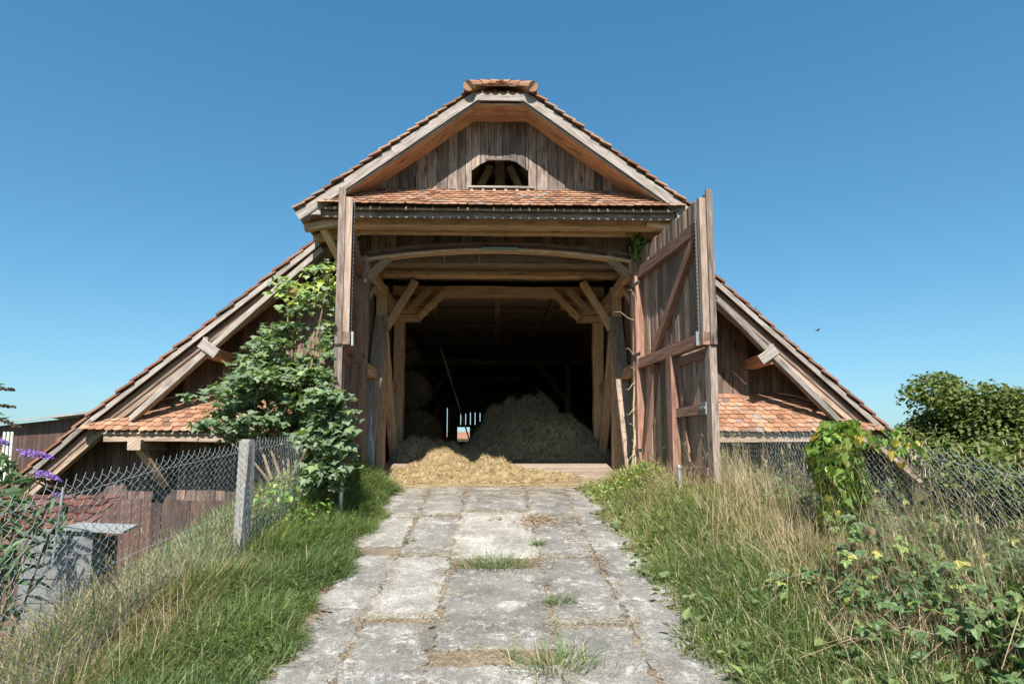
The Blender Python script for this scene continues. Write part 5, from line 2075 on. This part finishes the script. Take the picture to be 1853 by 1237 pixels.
# brown shed on the far left
sh = empty("wooden_shed", (-21, 25, float(gz(-21, 25))), "brown timber shed with a low grey roof at the far left", "shed")
er, el = P(124, 752, 21.0), P(-60, 792, 31.0)
el.z = er.z
dv = (el - er); dv.z = 0; dl = dv.length; dv.normalize()
nv = Vector((-dv.y, dv.x, 0))                 # away from the camera?
if nv.y < 0:
    nv = -nv
g = Geo()
k = 0
while k * .3 < dl:
    p = er + dv * (k * .3) + nv * .35
    g.prism([(p.x, p.y, BASE - .3), tuple(Vector((p.x, p.y, BASE - .3)) + dv * .29), tuple(Vector((p.x, p.y, er.z - .03)) + dv * .29), (p.x, p.y, er.z - .03)], nv * .04, (0, 0, 1))
    k += 1
g.build("wall", M['redplank'], sh)
g = Geo()
k = 0
while k * .3 < 6.2:
    p = er + nv * (.36 + k * .3) + dv * .02
    zz_ = er.z + min(k * .3, 6.2 - k * .3) * .2
    g.prism([(p.x, p.y, BASE - .3), tuple(Vector((p.x, p.y, BASE - .3)) + nv * .29), tuple(Vector((p.x, p.y, zz_)) + nv * .29), (p.x, p.y, zz_)], dv * .04, (0, 0, 1))
    k += 1
g.build("gable_wall", M['redplank'], sh)
g = Geo()
a = er - dv * .45; 
ridge = nv * 3.4 + Vector((0, 0, .62))
g.prism([a, a + dv * (dl + .5), a + dv * (dl + .5) + ridge, a + ridge], (0, 0, .07), nv)
a2 = a + nv * 6.9
g.prism([a2, a2 + dv * (dl + .5), a + dv * (dl + .5) + ridge * 1.002, a + ridge * 1.002], (0, 0, .07), nv)
g.build("roof", M['metalroof'], sh)
for px in (7, 14, 21):
    p = P(px, 800, 22.4)
    g = Geo()
    g.tube([(p.x, p.y, BASE - .2), (p.x, p.y, P(px, 781, 22.4).z)], .045, 8)
    g.build("downpipe", M['white'], sh)

# low hutch with a brown tiled roof and the block wall at the lower left
hu = empty("hutch", (-5.0, 7.2, float(gz(-5.0, 7.2))), "low hutch with a brown tiled roof behind the left fence", "hutch")
g = Geo()
hz = P(150, 905, 7.0).z
tiles(g, (-6.6, 6.2, hz - .5), (-4.35, 6.2, hz - .5), (0, 1.0, .5), .17, .15, .3)
g.build("roof", M['shedtile'], hu)
g = Geo()
boards(g, -6.5, -4.4, lambda x: BASE, lambda x: hz - .5, 6.4, .16)
g.box(-4.42, -4.38, 6.43, 7.3, BASE, hz - .42, (0, 0, 1))
g.box(-6.55, -4.36, 6.22, 7.2, hz - .56, hz - .52, (1, 0, 0))
g.build("wall", M['redplank'], hu)

bw = empty("block_wall", (-4.3, 5.6, float(gz(-4.3, 5.6))), "grey concrete block wall with a cover sheet behind the left fence", "wall")
q0, q1 = P(40, 965, 5.4), P(170, 960, 5.4)
g = Geo()
zt_ = q1.z
row = 0
z = zt_ - .2
while z > -2.0:
    x = q0.x - (.2 if row % 2 else 0)
    while x < q1.x - .01:
        xe = min(x + .4, q1.x)
        g.box(max(x, q0.x) + .003, xe - .003, 5.4 + U(-.003, .003), 5.58, z + .004, z + .196, (1, 0, 0))
        x += .4
    row += 1
    z -= .2
g.box(q0.x + .01, q1.x - .01, 5.42, 5.57, -2.0, zt_ - .01, (1, 0, 0), .2)
g.build("wall", M['block'], bw)
g = Geo()
g.prism([(q0.x + .3, 5.36, zt_ + .012), (q1.x + .27, 5.36, zt_ - .02), (q1.x + .2, 5.7, zt_ + .0), (q0.x + .3, 5.7, zt_ + .02)], (0, 0, .02), (1, 0, 0))
g.build("cover_sheet", M['slate'], bw)

# house far behind, seen through the hatch in the rear wall
hs = empty("house", (-4.2, 62, float(gz(-4.2, 62))), "distant pale house with a red roof seen through the barn's rear hatch", "house")
zr_ = P(838, 781, 62).z; ze_ = P(838, 794, 60).z
g = Geo()
for k in range(10):
    f0, f1 = k / 10, (k + 1) / 10
    g.prism([(-9, 60 + 4 * f0, ze_ + (zr_ - ze_) * f0), (2, 60 + 4 * f0, ze_ + (zr_ - ze_) * f0), (2, 60 + 4 * f1, ze_ + (zr_ - ze_) * f1 - .03), (-9, 60 + 4 * f1, ze_ + (zr_ - ze_) * f1 - .03)], (0, 0, .06), (1, 0, 0), U(.2, .6))
g.prism([(-9, 68, ze_), (2, 68, ze_), (2, 64, zr_), (-9, 64, zr_)], (0, 0, .06), (1, 0, 0), .4)
g.build("roof", M['tile'], hs)
g = Geo()
g.prism([(-8.7, 60.4, BASE - 1), (1.7, 60.4, BASE - 1), (1.7, 60.4, ze_), (-8.7, 60.4, ze_)], (0, 7.2, 0), (0, 0, 1))
g.build("wall", M['plaster'], hs)
for x in (-7.5, -5.5, -3.2, -1):
    g = Geo()
    g.box(x, x + .8, 60.36, 60.398, -1.6, -.4)
    g.build("window", M['chain'], hs)

# two thin sticks poking from the right roof, a bird in the sky
g = Geo()
a = P(1362, 562, 9.9)
g.tube([a - Vector((0, 0, .15)), P(1369, 553, 9.9)], .008, 5)
g.build("stick", M['chain'], barn)
g = Geo()
g.tube([a - Vector((-.02, 0, .15)), P(1376, 560, 9.9)], .008, 5)
g.build("stick", M['chain'], barn)

bd = P(1479, 598, 45)
g = Geo()
g.tube([bd + Vector((-.16, 0, 0)), bd + Vector((-.1, 0, .02)), bd + Vector((.05, 0, .01)), bd + Vector((.2, 0, 0))], [.01, .05, .045, .01], 8)
for s_ in (-1, 1):
    g.prism([bd + Vector((-.08, 0, .03)), bd + Vector((.06, 0, .03)), bd + Vector((.1, s_ * .3, .1)), bd + Vector((-.02, s_ * .32, .11))], (0, 0, .012))
tag(g.build("bird", M['chain']), "small dark bird flying in the blue sky right of the barn", "bird")
